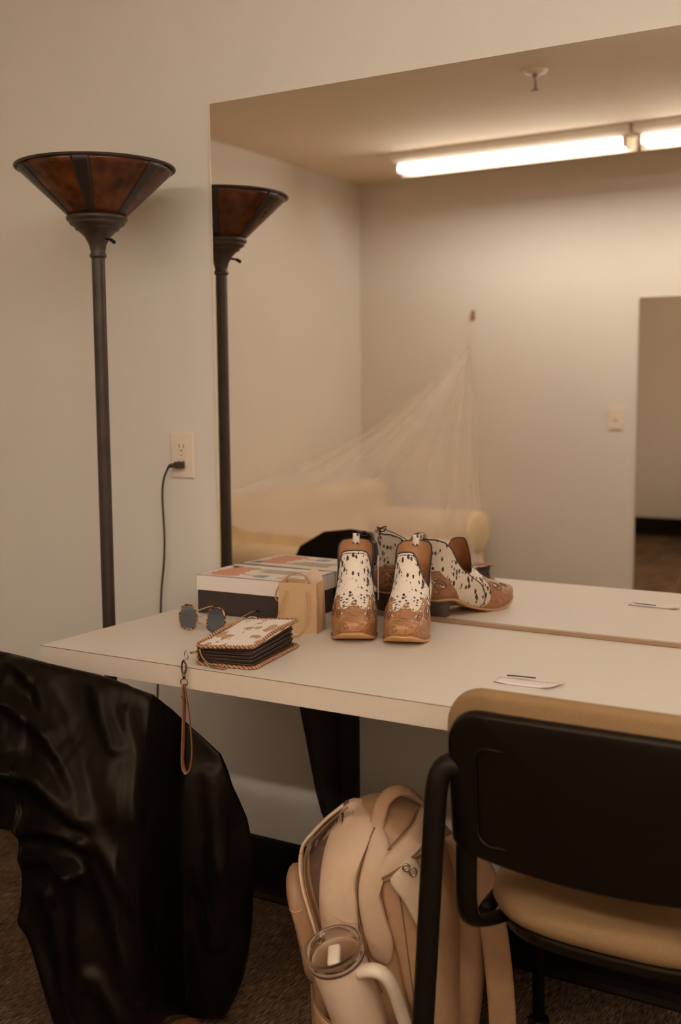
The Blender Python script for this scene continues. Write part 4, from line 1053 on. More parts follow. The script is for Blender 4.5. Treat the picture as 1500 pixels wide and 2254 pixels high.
# ------------------------------------------------------------------ black coat, bunched over a seat beside the counter
# plan path of the draped cloth: (s, x, y, top z, bottom z), s = distance along it
cr = root('black_coat', (-1.50, -0.66, 0.0), label='large black coat draped at the left, hanging from counter height to the carpet', cat='coat')
COAT = [(-0.42,-0.58,-0.26,0.66,0.012),(-0.4156,-0.5756,-0.2611,0.6689,0.012),(-0.4111,-0.5711,-0.2622,0.6778,0.012),(-0.4067,-0.5667,-0.2633,0.6867,0.012),(-0.4022,-0.5622,-0.2644,0.6956,0.012),(-0.3978,-0.5578,-0.2656,0.7044,0.012),(-0.3933,-0.5533,-0.2667,0.7133,0.012),(-0.3889,-0.5489,-0.2678,0.7222,0.012),(-0.3844,-0.5444,-0.2689,0.7311,0.012),(-0.38,-0.54,-0.27,0.74,0.012),(-0.3759,-0.5353,-0.2712,0.7429,0.012),(-0.3718,-0.5306,-0.2724,0.7459,0.012),(-0.3676,-0.5259,-0.2735,0.7488,0.012),(-0.3635,-0.5212,-0.2747,0.7518,0.012),(-0.3594,-0.5165,-0.2759,0.7547,0.012),(-0.3553,-0.5118,-0.2771,0.7576,0.012),(-0.3512,-0.5071,-0.2782,0.7606,0.012),(-0.3471,-0.5024,-0.2794,0.7635,0.012),(-0.3429,-0.4976,-0.2806,0.7665,0.012),(-0.3388,-0.4929,-0.2818,0.7694,0.012),(-0.3347,-0.4882,-0.2829,0.7724,0.012),(-0.3306,-0.4835,-0.2841,0.7753,0.012),(-0.3265,-0.4788,-0.2853,0.7782,0.012),(-0.3224,-0.4741,-0.2865,0.7812,0.012),(-0.3182,-0.4694,-0.2876,0.7841,0.012),(-0.3141,-0.4647,-0.2888,0.7871,0.012),(-0.31,-0.46,-0.29,0.79,0.012),(-0.3058,-0.4547,-0.2903,0.7907,0.012),(-0.3016,-0.4495,-0.2905,0.7914,0.012),(-0.2974,-0.4442,-0.2908,0.7921,0.012),(-0.2932,-0.4389,-0.2911,0.7927,0.012),(-0.2889,-0.4337,-0.2913,0.7934,0.012),(-0.2847,-0.4284,-0.2916,0.7941,0.012),(-0.2805,-0.4232,-0.2918,0.7948,0.012),(-0.2763,-0.4179,-0.2921,0.7955,0.012),(-0.2721,-0.4126,-0.2924,0.7962,0.012),(-0.2679,-0.4074,-0.2926,0.7968,0.012),(-0.2637,-0.4021,-0.2929,0.7975,0.012),(-0.2595,-0.3968,-0.2932,0.7982,0.012),(-0.2553,-0.3916,-0.2934,0.7989,0.012),(-0.2511,-0.3863,-0.2937,0.7996,0.012),(-0.2468,-0.3811,-0.2939,0.8003,0.012),(-0.2426,-0.3758,-0.2942,0.8009,0.012),(-0.2384,-0.3705,-0.2945,0.8016,0.012),(-0.2342,-0.3653,-0.2947,0.8023,0.012),(-0.23,-0.36,-0.295,0.803,0.012),(-0.2259,-0.355,-0.2941,0.8027,0.012),(-0.2218,-0.35,-0.2932,0.8024,0.012),(-0.2176,-0.345,-0.2924,0.8021,0.012),(-0.2135,-0.34,-0.2915,0.8018,0.012),(-0.2094,-0.335,-0.2906,0.8015,0.012),(-0.2053,-0.33,-0.2897,0.8012,0.012),(-0.2012,-0.325,-0.2888,0.8009,0.012),(-0.1971,-0.32,-0.2879,0.8006,0.012),(-0.1929,-0.315,-0.2871,0.8004,0.012),(-0.1888,-0.31,-0.2862,0.8001,0.012),(-0.1847,-0.305,-0.2853,0.7998,0.012),(-0.1806,-0.3,-0.2844,0.7995,0.012),(-0.1765,-0.295,-0.2835,0.7992,0.012),(-0.1724,-0.29,-0.2826,0.7989,0.012),(-0.1682,-0.285,-0.2818,0.7986,0.012),(-0.1641,-0.28,-0.2809,0.7983,0.012),(-0.16,-0.275,-0.28,0.798,0.012),(-0.156,-0.2715,-0.2753,0.7973,0.012),(-0.152,-0.2679,-0.2707,0.7965,0.012),(-0.148,-0.2644,-0.266,0.7958,0.012),(-0.144,-0.2609,-0.2613,0.7951,0.012),(-0.14,-0.2573,-0.2567,0.7943,0.012),(-0.136,-0.2538,-0.252,0.7936,0.012),(-0.132,-0.2503,-0.2473,0.7929,0.012),(-0.128,-0.2467,-0.2427,0.7921,0.42),(-0.124,-0.2432,-0.238,0.7914,0.42),(-0.12,-0.2397,-0.2333,0.7907,0.42),(-0.116,-0.2361,-0.2287,0.7899,0.42),(-0.112,-0.2326,-0.224,0.7892,0.42),(-0.108,-0.2291,-0.2193,0.7885,0.42),(-0.104,-0.2255,-0.2147,0.7877,0.42),(-0.1,-0.222,-0.21,0.787,0.42),(-0.0958,-0.222,-0.2021,0.7854,0.42),(-0.0917,-0.222,-0.1942,0.7838,0.42),(-0.0875,-0.222,-0.1862,0.7823,0.42),(-0.0833,-0.222,-0.1783,0.7807,0.42),(-0.0792,-0.222,-0.1704,0.7791,0.42),(-0.075,-0.222,-0.1625,0.7775,0.42),(-0.0708,-0.222,-0.1546,0.7759,0.42),(-0.0667,-0.222,-0.1467,0.7743,0.42),(-0.0625,-0.222,-0.1388,0.7728,0.42),(-0.0583,-0.222,-0.1308,0.7712,0.42),(-0.0542,-0.222,-0.1229,0.7696,0.42),(-0.05,-0.222,-0.115,0.768,0.42),(-0.0458,-0.2217,-0.108,0.7668,0.42),(-0.0417,-0.2214,-0.101,0.7655,0.4199),(-0.0375,-0.2211,-0.094,0.7643,0.4199),(-0.0333,-0.2208,-0.0871,0.7631,0.4198),(-0.0292,-0.2205,-0.0801,0.7619,0.4198),(-0.025,-0.2203,-0.0731,0.7607,0.4197),(-0.0208,-0.22,-0.0661,0.7594,0.4197),(-0.0167,-0.2197,-0.0591,0.7582,0.4197),(-0.0125,-0.2194,-0.0522,0.757,0.4196),(-0.0083,-0.2191,-0.0452,0.7557,0.4196),(-0.0042,-0.2188,-0.0382,0.7545,0.4195),(0.0,-0.2185,-0.0312,0.7533,0.4195),(0.0033,-0.2122,-0.0311,0.7529,0.4206),(0.0066,-0.2059,-0.0309,0.7525,0.4218),(0.0099,-0.1996,-0.0307,0.7521,0.4229),(0.0132,-0.1934,-0.0305,0.7517,0.424),(0.0165,-0.1871,-0.0303,0.7513,0.4251),(0.0198,-0.1809,-0.0301,0.7509,0.4262),(0.0231,-0.1747,-0.0299,0.7505,0.4273),(0.0264,-0.1685,-0.0297,0.7501,0.4284),(0.0297,-0.1623,-0.0296,0.7497,0.4295),(0.033,-0.1562,-0.0294,0.7493,0.4306),(0.0363,-0.15,-0.0292,0.7489,0.4317),(0.0396,-0.1439,-0.029,0.7485,0.4328),(0.0429,-0.1378,-0.0288,0.7479,0.434),(0.0462,-0.1317,-0.0286,0.7474,0.4351),(0.0495,-0.1257,-0.0284,0.7468,0.4362),(0.0528,-0.1196,-0.0282,0.7463,0.4373),(0.0561,-0.1136,-0.0281,0.7458,0.4384),(0.0581,-0.11,-0.028,0.7454,0.4391),(0.0594,-0.1075,-0.0279,0.7452,0.4395),(0.0607,-0.1051,-0.0278,0.745,0.4107),(0.062,-0.1027,-0.0277,0.7448,0.3819),(0.0627,-0.1015,-0.0277,0.7447,0.3675),(0.0634,-0.1003,-0.0276,0.7446,0.353),(0.0647,-0.098,-0.0276,0.7444,0.3201),(0.066,-0.0956,-0.0275,0.7441,0.283),(0.0673,-0.0932,-0.0274,0.7439,0.2458),(0.0693,-0.0896,-0.0273,0.7436,0.2353),(0.0726,-0.0836,-0.0271,0.7431,0.2178),(0.0759,-0.0777,-0.0269,0.7425,0.2002),(0.0792,-0.0718,-0.0268,0.742,0.1827),(0.0825,-0.0659,-0.0266,0.7416,0.1659),(0.0858,-0.06,-0.0264,0.7413,0.1496),(0.0891,-0.0541,-0.0262,0.7409,0.1333),(0.0924,-0.0483,-0.026,0.7406,0.1169),(0.0957,-0.0425,-0.0258,0.7402,0.1006),(0.099,-0.0366,-0.0256,0.7399,0.0853),(0.1023,-0.0308,-0.0254,0.7395,0.0702),(0.1056,-0.025,-0.0252,0.7392,0.0552),(0.1089,-0.0193,-0.0251,0.7388,0.0401),(0.1122,-0.0135,-0.0249,0.7385,0.0379),(0.1155,-0.0078,-0.0247,0.7381,0.039),(0.1188,-0.002,-0.0245,0.7378,0.04),(0.1221,0.0037,-0.0243,0.7374,0.0411),(0.1254,0.0094,-0.0241,0.7371,0.0421),(0.1287,0.015,-0.0239,0.7367,0.0432),(0.132,0.0207,-0.0238,0.7364,0.0443),(0.1353,0.0263,-0.0236,0.736,0.0453),(0.1386,0.032,-0.0234,0.7357,0.0464),(0.1419,0.0376,-0.0232,0.7353,0.0474),(0.1452,0.0432,-0.023,0.735,0.0485),(0.1485,0.0488,-0.0228,0.7346,0.0495),(0.1518,0.0543,-0.0226,0.7343,0.0506),(0.1551,0.0599,-0.0224,0.7334,0.0517),(0.1584,0.0654,-0.0222,0.7326,0.0527),(0.1617,0.071,-0.0221,0.7317,0.0538),(0.165,0.0765,-0.0219,0.7308,0.0548),(0.1683,0.082,-0.0217,0.73,0.0559),(0.1716,0.0875,-0.0215,0.7291,0.0569),(0.1749,0.0929,-0.0213,0.7283,0.058),(0.1782,0.0984,-0.0211,0.7274,0.059),(0.1815,0.1038,-0.0209,0.7265,0.0601),(0.1848,0.1092,-0.0208,0.7257,0.0612),(0.1881,0.1147,-0.0206,0.7248,0.0622),(0.1914,0.1201,-0.0204,0.724,0.0633),(0.1947,0.1254,-0.0202,0.7222,0.0643),(0.198,0.1308,-0.02,0.7204,0.0654),(0.2013,0.1339,-0.0172,0.7186,0.0664),(0.2046,0.1369,-0.0144,0.7168,0.0675),(0.2079,0.14,-0.0117,0.715,0.0686),(0.2112,0.1431,-0.0089,0.7132,0.0696),(0.2145,0.1462,-0.0061,0.7114,0.0707),(0.2178,0.1492,-0.0033,0.7096,0.0717),(0.2211,0.1523,-0.0006,0.7078,0.0728),(0.2244,0.1554,0.0022,0.706,0.0738),(0.2277,0.1585,0.005,0.7042,0.0749),(0.2284,0.1582,0.0066,0.703,0.0751),(0.2303,0.1574,0.0115,0.6996,0.0756),(0.231,0.1571,0.0131,0.6985,0.0758),(0.2323,0.1565,0.0164,0.6962,0.0761),(0.2343,0.1557,0.0212,0.6928,0.0766),(0.2363,0.1548,0.0261,0.6895,0.0772),(0.2376,0.1543,0.0294,0.6872,0.0767),(0.2389,0.1538,0.0326,0.6849,0.0763),(0.2409,0.153,0.0375,0.6815,0.0757),(0.2416,0.1527,0.0391,0.6804,0.0755),(0.2442,0.1517,0.0456,0.6759,0.0746),(0.2462,0.1509,0.0505,0.6725,0.0731),(0.2475,0.1504,0.0538,0.6702,0.071),(0.2508,0.1492,0.0619,0.6646,0.0658),(0.2541,0.148,0.07,0.6589,0.0606),(0.2574,0.1474,0.0775,0.6528,0.0553),(0.2607,0.1469,0.085,0.6466,0.0501),(0.264,0.1463,0.0925,0.6404,0.0448),(0.2673,0.1458,0.1,0.6343,0.0396),(0.2706,0.1453,0.1075,0.6281,0.0343),(0.2739,0.1449,0.115,0.6219,0.0291),(0.2772,0.149,0.117,0.6179,0.0238),(0.2805,0.153,0.1189,0.6138,0.0239),(0.2838,0.1571,0.1209,0.6098,0.024),(0.2871,0.1611,0.1229,0.6057,0.0241),(0.2904,0.1652,0.1248,0.6017,0.0241),(0.2937,0.1692,0.1268,0.5976,0.0242),(0.297,0.1732,0.1288,0.5936,0.0243),(0.3003,0.1773,0.1307,0.5893,0.0244),(0.3036,0.1813,0.1327,0.5851,0.0245),(0.3069,0.1854,0.1346,0.5809,0.0246),(0.3102,0.1894,0.1366,0.5767,0.0247),(0.3135,0.1934,0.1386,0.5725,0.0247),(0.3168,0.1974,0.1405,0.5683,0.0248),(0.3201,0.2015,0.1425,0.564,0.0249),(0.3234,0.2055,0.1445,0.5598,0.025),(0.3267,0.2095,0.1464,0.5495,0.0336),(0.33,0.2135,0.1484,0.5391,0.0422),(0.3333,0.2176,0.1504,0.5268,0.0509),(0.3366,0.2216,0.1523,0.5118,0.0595),(0.3399,0.2256,0.1543,0.4967,0.0681),(0.3432,0.2296,0.1562,0.4866,0.0795),(0.3465,0.2336,0.1582,0.4765,0.0909),(0.3498,0.2376,0.1602,0.4664,0.1023),(0.3531,0.2416,0.1621,0.4557,0.1198),(0.3564,0.2457,0.1641,0.4445,0.1415),(0.3597,0.2497,0.1661,0.4334,0.1663),(0.363,0.2537,0.168,0.4106,0.1959),(0.3643,0.2553,0.1688,0.4014,0.2182),(0.3656,0.2569,0.1696,0.3855,0.251),(0.3663,0.2577,0.17,0.3741,0.2674),(0.367,0.2587,0.1701,0.3627,0.2908),(0.3676,0.2597,0.1701,0.3513,0.3143)]
RIDGES = [([(0.0,0.677),(0.04,0.673),(0.086,0.638),(0.119,0.602),(0.142,0.555),(0.172,0.474),(0.218,0.383),(0.251,0.286)],0.018,0.014),([(-0.04,0.55),(0.0,0.561),(0.053,0.562),(0.092,0.561),(0.125,0.528),(0.142,0.506)],0.034,0.02),([(-0.04,0.41),(0.0,0.424),(0.04,0.45),(0.106,0.477),(0.148,0.468)],0.028,0.014),([(0.053,0.4),(0.106,0.418),(0.135,0.409)],0.02,0.012),([(0.04,0.244),(0.092,0.349),(0.135,0.409)],0.02,0.018),([(0.142,0.403),(0.145,0.322),(0.148,0.186),(0.158,0.098)],0.018,0.014),([(0.261,0.585),(0.267,0.481),(0.272,0.358),(0.247,0.307)],0.014,0.013),([(0.158,0.462),(0.198,0.314),(0.231,0.19)],0.016,0.014),([(0.165,0.221),(0.198,0.152),(0.231,0.07)],0.016,0.014),([(0.066,0.292),(0.099,0.165),(0.119,0.032)],0.018,0.016),([(0.106,0.354),(0.125,0.176),(0.158,0.051)],0.016,0.013),([(0.04,0.745),(0.073,0.707),(0.099,0.641)],0.014,0.014),([(0.152,0.723),(0.165,0.674),(0.185,0.626)],0.012,0.012),([(0.31,0.523),(0.323,0.386),(0.317,0.199)],0.012,0.016),([(0.198,0.681),(0.218,0.611),(0.224,0.506)],0.012,0.012)]
NVc = 150
CN = Vector((0.42, -0.907, 0))
Vc, Fc = [], []
s0, s1 = COAT[0][0], COAT[-1][0]
for s, bx, by, zt, zb in COAT:
    edge = min(1.0, max(0.0, (s-s0)/0.06))**0.5*min(1.0, max(0.0, (s1-s)/0.035))**0.5
    thin = 1-0.62*sstep(0.215, 0.275, s)
    for half in (0, 1):
        for j in range(NVc+1):
            v = j/NVc; vv = 0.5-0.5*math.cos(PI*v)
            z = zt+(zb-zt)*vv
            T_ = (0.040+0.075*sstep(0.0, 0.22, zt-z)+0.02*sstep(0.25, 0.7, zt-z))*thin
            f = max(0.0, 1-abs(2*vv-1)**3.2)**0.45 if vv < 0.5 else max(0.0, 1-abs(2*vv-1)**9)**0.5
            y = T_*f*edge
            if half == 0:
                d = 0
                for line, h, w_ in RIDGES:
                    q = segdist(s, z, line)
                    if q < w_*3.2: d += h*math.exp(-(q/w_)**2)
                d += 0.003*math.sin(s*85+z*9)+0.002*math.sin(z*40+s*23)
                o_ = y+d*min(1, f*1.3)*edge*(0.5+0.5*thin)
            else:
                o_ = -min(y*0.8, 0.045)
            Vc.append((bx+CN.x*o_, by+CN.y*o_, z))
nx = len(COAT); S_ = 2*(NVc+1)
for i in range(nx-1):
    for h in (0, 1):
        for j in range(NVc):
            a = i*S_+h*(NVc+1)+j; Fc.append((a, a+1, a+S_+1, a+S_))
    for j in (0, NVc):
        a = i*S_+j; b = a+NVc+1; Fc.append((a, a+S_, b+S_, b))
for i in (0, nx-1):
    for j in range(NVc):
        a = i*S_+j; b = a+NVc+1; Fc.append((a, a+1, b+1, b))
mesh('coat_cloth', Vc, Fc, m_coat, cr)

# ------------------------------------------------------------------ backpack leaning by the chair, seen from its pocket side
BA = 0.5075
bk = root('backpack', (-1.0, -0.45, 0.0), BA, label='tan backpack standing on the carpet under the counter, tumbler in its side pocket', cat='backpack')
class Pillow:
    def __init__(s, outline, c, T, p=3.0, q=0.42, y0=0.0):
        s.o = outline; s.c = c; s.T = T; s.p = p; s.q = q; s.y0 = y0
        s.ang = sorted([(math.atan2(b-c[1], a-c[0]), math.hypot(a-c[0], b-c[1])) for a, b in outline])
        A = s.ang; s.ang = [(A[-1][0]-2*PI, A[-1][1])]+A+[(A[0][0]+2*PI, A[0][1])]
    def R(s, t): return lerp_tab(s.ang, t)
    def depth(s, a, z):
        dx, dz = a-s.c[0], z-s.c[1]; r = math.hypot(dx, dz)
        f = min(1.0, r/max(1e-6, s.R(math.atan2(dz, dx))))
        return s.y0-s.T*max(0.0, 1-f**s.p)**s.q
    def build(s, name, m, parent, N=120, K=26, back=1.0, wr=None, label=None):
        V, F = [], []
        for side in (0, 1):
            for k in range(K+1):
                f = math.sin(PI/2*k/K)
                for i in range(N):
                    t = -PI+2*PI*i/N; R_ = s.R(t)*f
                    a, z = s.c[0]+R_*math.cos(t), s.c[1]+R_*math.sin(t)
                    y = s.T*max(0.0, 1-f**s.p)**s.q
                    y = s.y0-y if side == 0 else s.y0+y*back
                    if wr and side == 0: y += wr(a, z)*(1-f**6)
                    V.append((a, y, z))
        M_ = (K+1)*N
        for side in (0, 1):
            for k in range(K):
                for i in range(N): F.append((side*M_+k*N+i, side*M_+k*N+(i+1) % N, side*M_+(k+1)*N+(i+1) % N, side*M_+(k+1)*N+i))
        for i in range(N): F.append((K*N+i, K*N+(i+1) % N, M_+K*N+(i+1) % N, M_+K*N+i))
        return mesh(name, V, F, m, parent, label=label)
body_o = catmull([(-0.126, 0.385), (-0.105, 0.422), (-0.066, 0.466), (-0.018, 0.497), (0.028, 0.506), (0.075, 0.493), (0.112, 0.467), (0.142, 0.415), (0.159, 0.336), (0.166, 0.20), (0.164, 0.06), (0.150, 0.006), (0.03, 0.004), (-0.07, 0.004), (-0.100, 0.02), (-0.112, 0.11), (-0.106, 0.20), (-0.106, 0.27), (-0.120, 0.33)], 6, closed=True)
PB = Pillow(body_o, (0.02, 0.26), 0.125, 4.0, 0.45)
PB.build('main_compartment', m_pack, bk)
def patch(name, outline, surf, m, parent, off=0.004, puff=0.010, K=8, sm=5, label=None, skirt=0.012, closed=True):
    o = catmull(outline, sm, closed=True); n = len(o)
    cx, cz = sum(a for a, b in o)/n, sum(b for a, b in o)/n
    V, F = [], []
    lv = [(1.0, 1)]+[(math.cos(PI/2*k/K), 0) for k in range(K+1)]
    for f, sk in lv:
        for a, b in o:
            x, z = cx+(a-cx)*f, cz+(b-cz)*f
            y = surf(x, z)-off-puff*math.sqrt(max(0, 1-f**4))+(skirt+off if sk else 0)
            V.append((x, y, z))
    for k in range(len(lv)-1):
        for i in range(n): F.append((k*n+i, k*n+(i+1) % n, (k+1)*n+(i+1) % n, (k+1)*n+i))
    return mesh(name, V, F, m, parent, label=label, recalc=False)
def seam(name, pts, surf, m, parent, r=0.0012, off=0.004, sm=6, closed=False):
    P = catmull(pts, sm, closed=closed)
    return tube(name, [(a, surf(a, z)-off, z) for a, z in P], r, m, parent, n=6, closed=closed)
# front pocket bulging out at the left
pf_o = catmull([(-0.158, 0.350), (-0.150, 0.362), (-0.134, 0.360), (-0.110, 0.33), (-0.09, 0.26), (-0.085, 0.16), (-0.10, 0.14), (-0.122, 0.16), (-0.132, 0.21), (-0.142, 0.26), (-0.152, 0.30), (-0.160, 0.33)], 5, closed=True)
PF = Pillow(pf_o, (-0.122, 0.25), 0.07, 3.5, 0.45, y0=0.02)
PF.build('front_pocket', m_pack, bk, N=90, K=16, label='bulging front pocket')
seam('pocket_stitching', [(-0.150, 0.306), (-0.138, 0.305), (-0.126, 0.309)], PF.depth, m_packl, bk, off=0.001, r=0.0009)
# side panel with brighter light put into its colour, and overlapping wall
PS = PB.depth
patch('open_zipper_gap', [(-0.090, 0.335), (-0.104, 0.372), (-0.112, 0.405), (-0.104, 0.432), (-0.080, 0.464), (-0.055, 0.488), (-0.040, 0.495), (-0.060, 0.455), (-0.075, 0.40), (-0.080, 0.35)], lambda a, z: PS(a, z)+0.0, m_packin, bk, off=0.0015, puff=0.0, label='dark patch for the shade inside the open zipper')  # patch laid on the body, gap shade put into its dark colour
patch('side_panel', [(-0.040, 0.497), (-0.066, 0.466), (-0.082, 0.435), (-0.090, 0.395), (-0.091, 0.340), (-0.084, 0.27), (-0.075, 0.20), (-0.02, 0.20), (-0.020, 0.30), (-0.022, 0.36), (-0.024, 0.40), (-0.008, 0.452), (0.006, 0.486), (-0.016, 0.498)], PS, m_packl, bk, off=0.004, puff=0.012, label='tan side panel, brighter light put into its colour')
patch('gusset_band', [(0.008, 0.484), (-0.006, 0.452), (-0.021, 0.395), (-0.019, 0.345), (-0.010, 0.30), (0.004, 0.262), (0.032, 0.252), (0.040, 0.29), (0.026, 0.345), (0.015, 0.400), (0.033, 0.436), (0.030, 0.470)], PS, m_packl, bk, off=0.006, puff=0.012)
patch('rear_side_panel', [(0.020, 0.398), (0.050, 0.402), (0.078, 0.35), (0.098, 0.273), (0.104, 0.150), (0.082, 0.14), (0.060, 0.20), (0.046, 0.27), (0.030, 0.33)], PS, m_pack, bk, off=0.004, puff=0.008)
seam('side_seam', [(0.048, 0.398), (0.058, 0.33), (0.068, 0.25), (0.080, 0.16)], PS, m_packs, bk, off=0.0125)
seam('panel_seam', [(0.008, 0.482), (-0.012, 0.445), (-0.024, 0.395), (-0.022, 0.345), (-0.012, 0.295), (0.002, 0.245), (0.02, 0.20)], PS, m_packs, bk, off=0.010, r=0.0016)
seam('panel_stitching', [(-0.068, 0.345), (-0.045, 0.332), (-0.024, 0.333)], PS, m_packl, bk, off=0.0175, r=0.0008)
# zipper rim band, standing proud of the gap
rimp = catmull([(-0.090, 0.262), (-0.098, 0.300), (-0.112, 0.345), (-0.123, 0.380), (-0.127, 0.408), (-0.122, 0.432), (-0.104, 0.455), (-0.078, 0.482), (-0.048, 0.507)], 6)
tube('zipper_band', [(a, min(PS(a+0.012, z-0.004), -0.03)-0.010, z) for a, z in rimp], 0.0035, m_packl, bk, n=10, ry=0.011, up0=(1, 0, 0), label='curved zipper band')
tube('zipper_teeth', [(a+0.007, min(PS(a+0.012, z-0.004), -0.03)-0.016, z-0.003) for a, z in rimp], 0.0015, m_packs, bk, n=6)
def pull(a, z, y, ang, name='zipper_pull'):
    parts = [tube_vf([(a+0.006*math.cos(t), y, z+0.0055*math.sin(t)) for t in [2*PI*i/16 for i in range(16)]], 0.0022, 8, closed=True)]
    o = mesh(name, *parts[0], m_nickel, bk, label='metal zipper pull')
    tube('pull_ring', [(a+0.002+math.sin(ang)*0.010+0.006*math.cos(t), y-0.003, z-0.016*math.cos(ang)+0.008*math.sin(t)) for t in [2*PI*i/16 for i in range(16)]], 0.0017, m_nickel, o, n=8, closed=True)
pull(-0.090, 0.275, -0.118, 0.2)
pull(0.062, 0.436, -0.150, 1.2)
# top handle and grab strap
hp_ = catmull([(0.010, 0.470), (0.016, 0.500), (0.026, 0.520), (0.045, 0.530), (0.07, 0.524), (0.095, 0.500)], 6)
tube('top_handle', [(a, -0.085+0.09*i/len(hp_), z) for i, (a, z) in enumerate(hp_)], 0.0030, m_pack, bk, n=10, ry=0.014, up0=(0, 0, 1))
# zipped top flap on the right
patch('top_flap', [(0.010, 0.415), (0.024, 0.440), (0.052, 0.462), (0.104, 0.492), (0.128, 0.480), (0.110, 0.452), (0.075, 0.436), (0.052, 0.420), (0.032, 0.404), (0.012, 0.402)], PS, m_packl, bk, off=0.010, puff=0.012)
seam('flap_zipper', [(0.020, 0.412), (0.045, 0.425), (0.075, 0.444), (0.118, 0.472)], PS, m_packs, bk, off=0.025, r=0.0022)
seam('flap_edge', [(0.030, 0.452), (0.058, 0.474), (0.105, 0.500)], PS, m_packs, bk, off=0.012, r=0.0016)
# padded shoulder strap, folded forward
def strap_slab(name, pts, ys, wdt, th, m, label=None):
    P = catmull([(a, y, z) for (a, z), y in zip(pts, ys)], 6)
    return tube(name, P, th, m, bk, n=14, ry=wdt, up0=(0, -1, 0), label=label)
patch('shoulder_strap_pad', [(0.034, 0.408), (0.052, 0.432), (0.070, 0.446), (0.088, 0.420), (0.100, 0.370), (0.104, 0.305), (0.094, 0.300), (0.080, 0.330), (0.056, 0.375)], PS, mat('strap_pad_fabric', (0.62, 0.45, 0.29), 0.55, bump=0.15, bscale=400), bk, off=0.024, puff=0.010, label='pale padded strap end')
strap_slab('shoulder_strap', [(0.155, 0.44), (0.205, 0.36), (0.226, 0.27), (0.240, 0.15), (0.244, 0.05), (0.225, 0.010)], [0.0, 0.0, -0.01, -0.02, -0.02, 0.02], 0.026, 0.005, m_pack)
PR = Pillow(catmull([(0.10, 0.44), (0.15, 0.43), (0.20, 0.33), (0.215, 0.20), (0.205, 0.05), (0.19, 0.006), (0.10, 0.006), (0.09, 0.2)], 6, closed=True), (0.15, 0.22), 0.06, 3.5, 0.45, y0=0.03)
PR.build('back_panel', m_pack, bk, N=90, K=14, wr=lambda a, z: 0.006*math.sin(z*30+a*40))
# bottle pocket: open-topped half sleeve around the tumbler
TB = Vector((0.000, -0.172, 0.112)); TA = Vector((-0.064, -0.222, 0.332))   # tumbler axis in backpack coordinates
pv, pf_ = [], []
npk = 40
for j in range(13):
    f = j/12
    for i in range(npk+1):
        t = PI+PI*i/npk            # half ring towards the camera
        wdt = 0.098-0.010*(1-f); dep = 0.125-0.01*f
        a = -0.008+wdt*math.cos(t)
        ztop = 0.160+0.034*abs(math.cos(t))**2+(0.012 if math.cos(t) < 0 else 0)
        y = -0.120+dep*math.sin(t)*0.98
        a += 0.002*math.sin(9*t+3*f)
        pv.append((a, y+0.004*math.sin(14*t)*f, 0.006+(ztop-0.006)*f))
for j in range(12):
    for i in range(npk): pf_.append((j*(npk+1)+i, j*(npk+1)+i+1, (j+1)*(npk+1)+i+1, (j+1)*(npk+1)+i))
bp_ = mesh('bottle_pocket', pv, pf_, m_pack, bk, solid=0.003)
tube('pocket_hem', [pv[12*(npk+1)+i] for i in range(npk+1)], 0.0024, m_packs, bp_, n=8)
tube('pocket_seam', [pv[j*(npk+1)+15] for j in range(13)], 0.0016, m_packs, bp_, n=6)

# ------------------------------------------------------------------ tumbler in the side pocket (a thing of its own)
ca, sa_ = math.cos(BA), math.sin(BA)
def w2(v): return Vector((-1.0+v.x*ca-v.y*sa_, -0.45+v.x*sa_+v.y*ca, v.z))
b0, b1 = w2(TB), w2(TA)
ax = (b1-b0).normalized()
side = Vector((ca, sa_, 0)); side = (side-ax*side.dot(ax)).normalized(); fy = ax.cross(side)
Mt = Matrix(((side.x, fy.x, ax.x), (side.y, fy.y, ax.y), (side.z, fy.z, ax.z)))
tm = root('tumbler', b0, rot=Mt.to_euler(), label='cream handled travel tumbler with clear lid tilted in the backpack pocket', cat='tumbler')
LH = (b1-b0).length
H_ = LH-0.022
lathe('cup_body', [(0.0, -0.045), (0.034, -0.045), (0.036, -0.040), (0.037, 0.0), (0.041, 0.030), (0.0455, 0.060), (0.0465, H_-0.004), (0.0455, H_), (0.042, H_), (0.040, H_-0.006), (0.036, 0.03), (0.033, -0.03), (0.0, -0.035)], m_cream, tm, n=72, label='cream powder-coated cup')
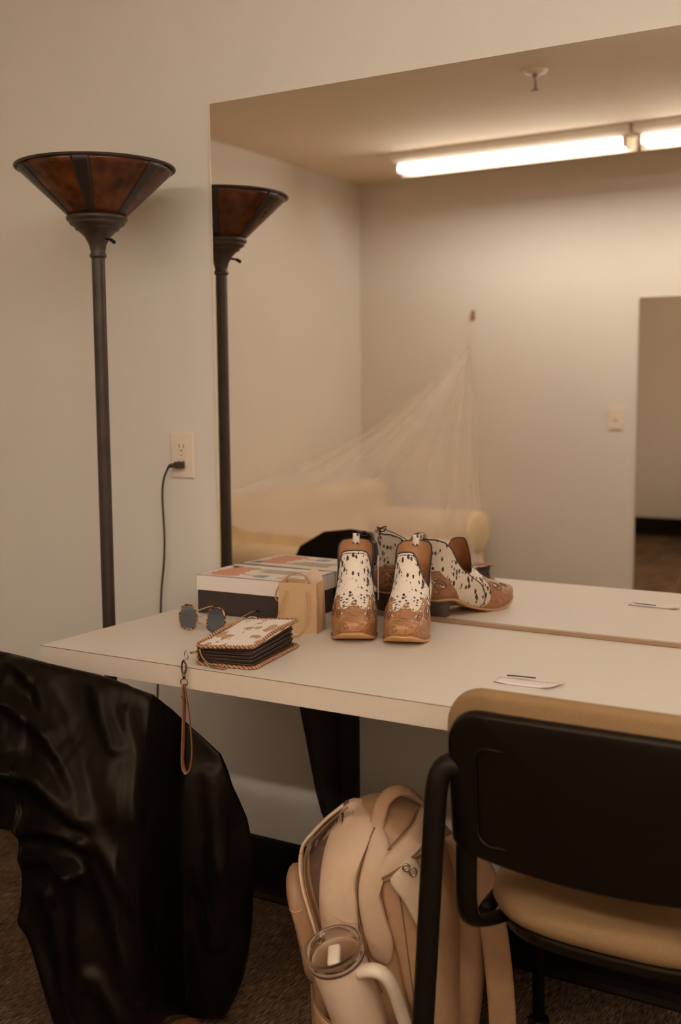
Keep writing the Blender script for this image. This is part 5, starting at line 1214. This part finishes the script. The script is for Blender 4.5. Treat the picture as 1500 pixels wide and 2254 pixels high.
# emblem: small curl printed low on the cup
pth = []
for q in range(30):
    t = -PI/2-0.30+0.30*math.cos(q*0.22)*(1-q/60); z = 0.045+0.014*math.sin(q*0.22)*(1-q/60)
    rr = lerp_tab([(0.0, 0.037), (0.03, 0.041), (0.06, 0.0455)], z)+0.0006
    pth.append((rr*math.cos(t), rr*math.sin(t), z))
tube('printed_mark', pth, 0.0013, m_print, tm, n=6, label='small brown curl printed near the base')
lathe('lid', [(0.0, H_+0.002), (0.038, H_+0.002), (0.041, H_+0.006), (0.046, H_+0.020), (0.049, H_+0.022), (0.0505, H_+0.020), (0.0500, H_+0.006), (0.0495, H_-0.001), (0.0470, H_-0.002), (0.0, H_-0.001)], m_clear, tm, n=72, label='clear plastic lid')
lathe('lid_gasket', [(0.0468, H_-0.006), (0.0490, H_-0.006), (0.0490, H_-0.0025), (0.0468, H_-0.0025), (0.0468, H_-0.006)], mat('dark_gasket', (0.07, 0.035, 0.02), 0.5), tm, n=72)
sl = box('lid_slider', -0.011, 0.011, -0.034, 0.012, H_+0.004, H_+0.015, m_handle, tm, bevel=0.005, bseg=4, label='white sliding tab')
for p_ in sl.data.polygons: p_.use_smooth = True
hd = catmull([(0.036, -0.026, H_-0.022), (0.060, -0.036, H_-0.016), (0.077, -0.040, H_-0.028), (0.083, -0.040, H_-0.058), (0.082, -0.036, H_-0.100), (0.080, -0.034, H_-0.140), (0.071, -0.030, H_-0.158), (0.056, -0.026, H_-0.160), (0.034, -0.020, H_-0.156)], 8)
tube('handle', hd, 0.0105, m_handle, tm, n=20, ry=0.0135, up0=(0, 0, 1), label='thick cream loop handle')
V, F = tube_vf([(0.036, -0.024, H_-0.157), (0.060, -0.030, H_-0.157)], 0.0135, 16, ry=0.0155)
mesh('handle_clip', V, F, m_packl, tm)

# ------------------------------------------------------------------ brown shoe peeking out under the coat
shs = root('brown_shoe', (-1.322, -0.603, 0.0), math.radians(104), label='brown leather shoe toe on the carpet under the coat\'s hem', cat='shoe')
so_ = Pillow(catmull([(-0.20, 0.012), (-0.20, 0.065), (-0.13, 0.085), (-0.06, 0.070), (0.0, 0.055), (0.03, 0.040), (0.045, 0.020), (0.040, 0.010), (-0.08, 0.008)], 5, closed=True), (-0.08, 0.035), 0.042, 2.6, 0.5)
so_.build('shoe_upper', m_shoe, shs, N=80, K=14)
V, F = prism_vf([(x, y) for x, y in catmull([(-0.205, -0.028), (-0.12, -0.036), (-0.02, -0.043), (0.03, -0.034), (0.050, 0.0), (0.03, 0.034), (-0.02, 0.043), (-0.12, 0.036), (-0.205, 0.028)], 5, closed=True)], 0.0, 0.012, 'z')
mesh('shoe_sole', V, F, m_sole, shs, smooth=False)
tube('toe_seam', [(-0.01+0.002*abs(q), q*0.0062, 0.055-0.0011*q*q) for q in range(-5, 6)], 0.0018, m_packin, shs, n=6)
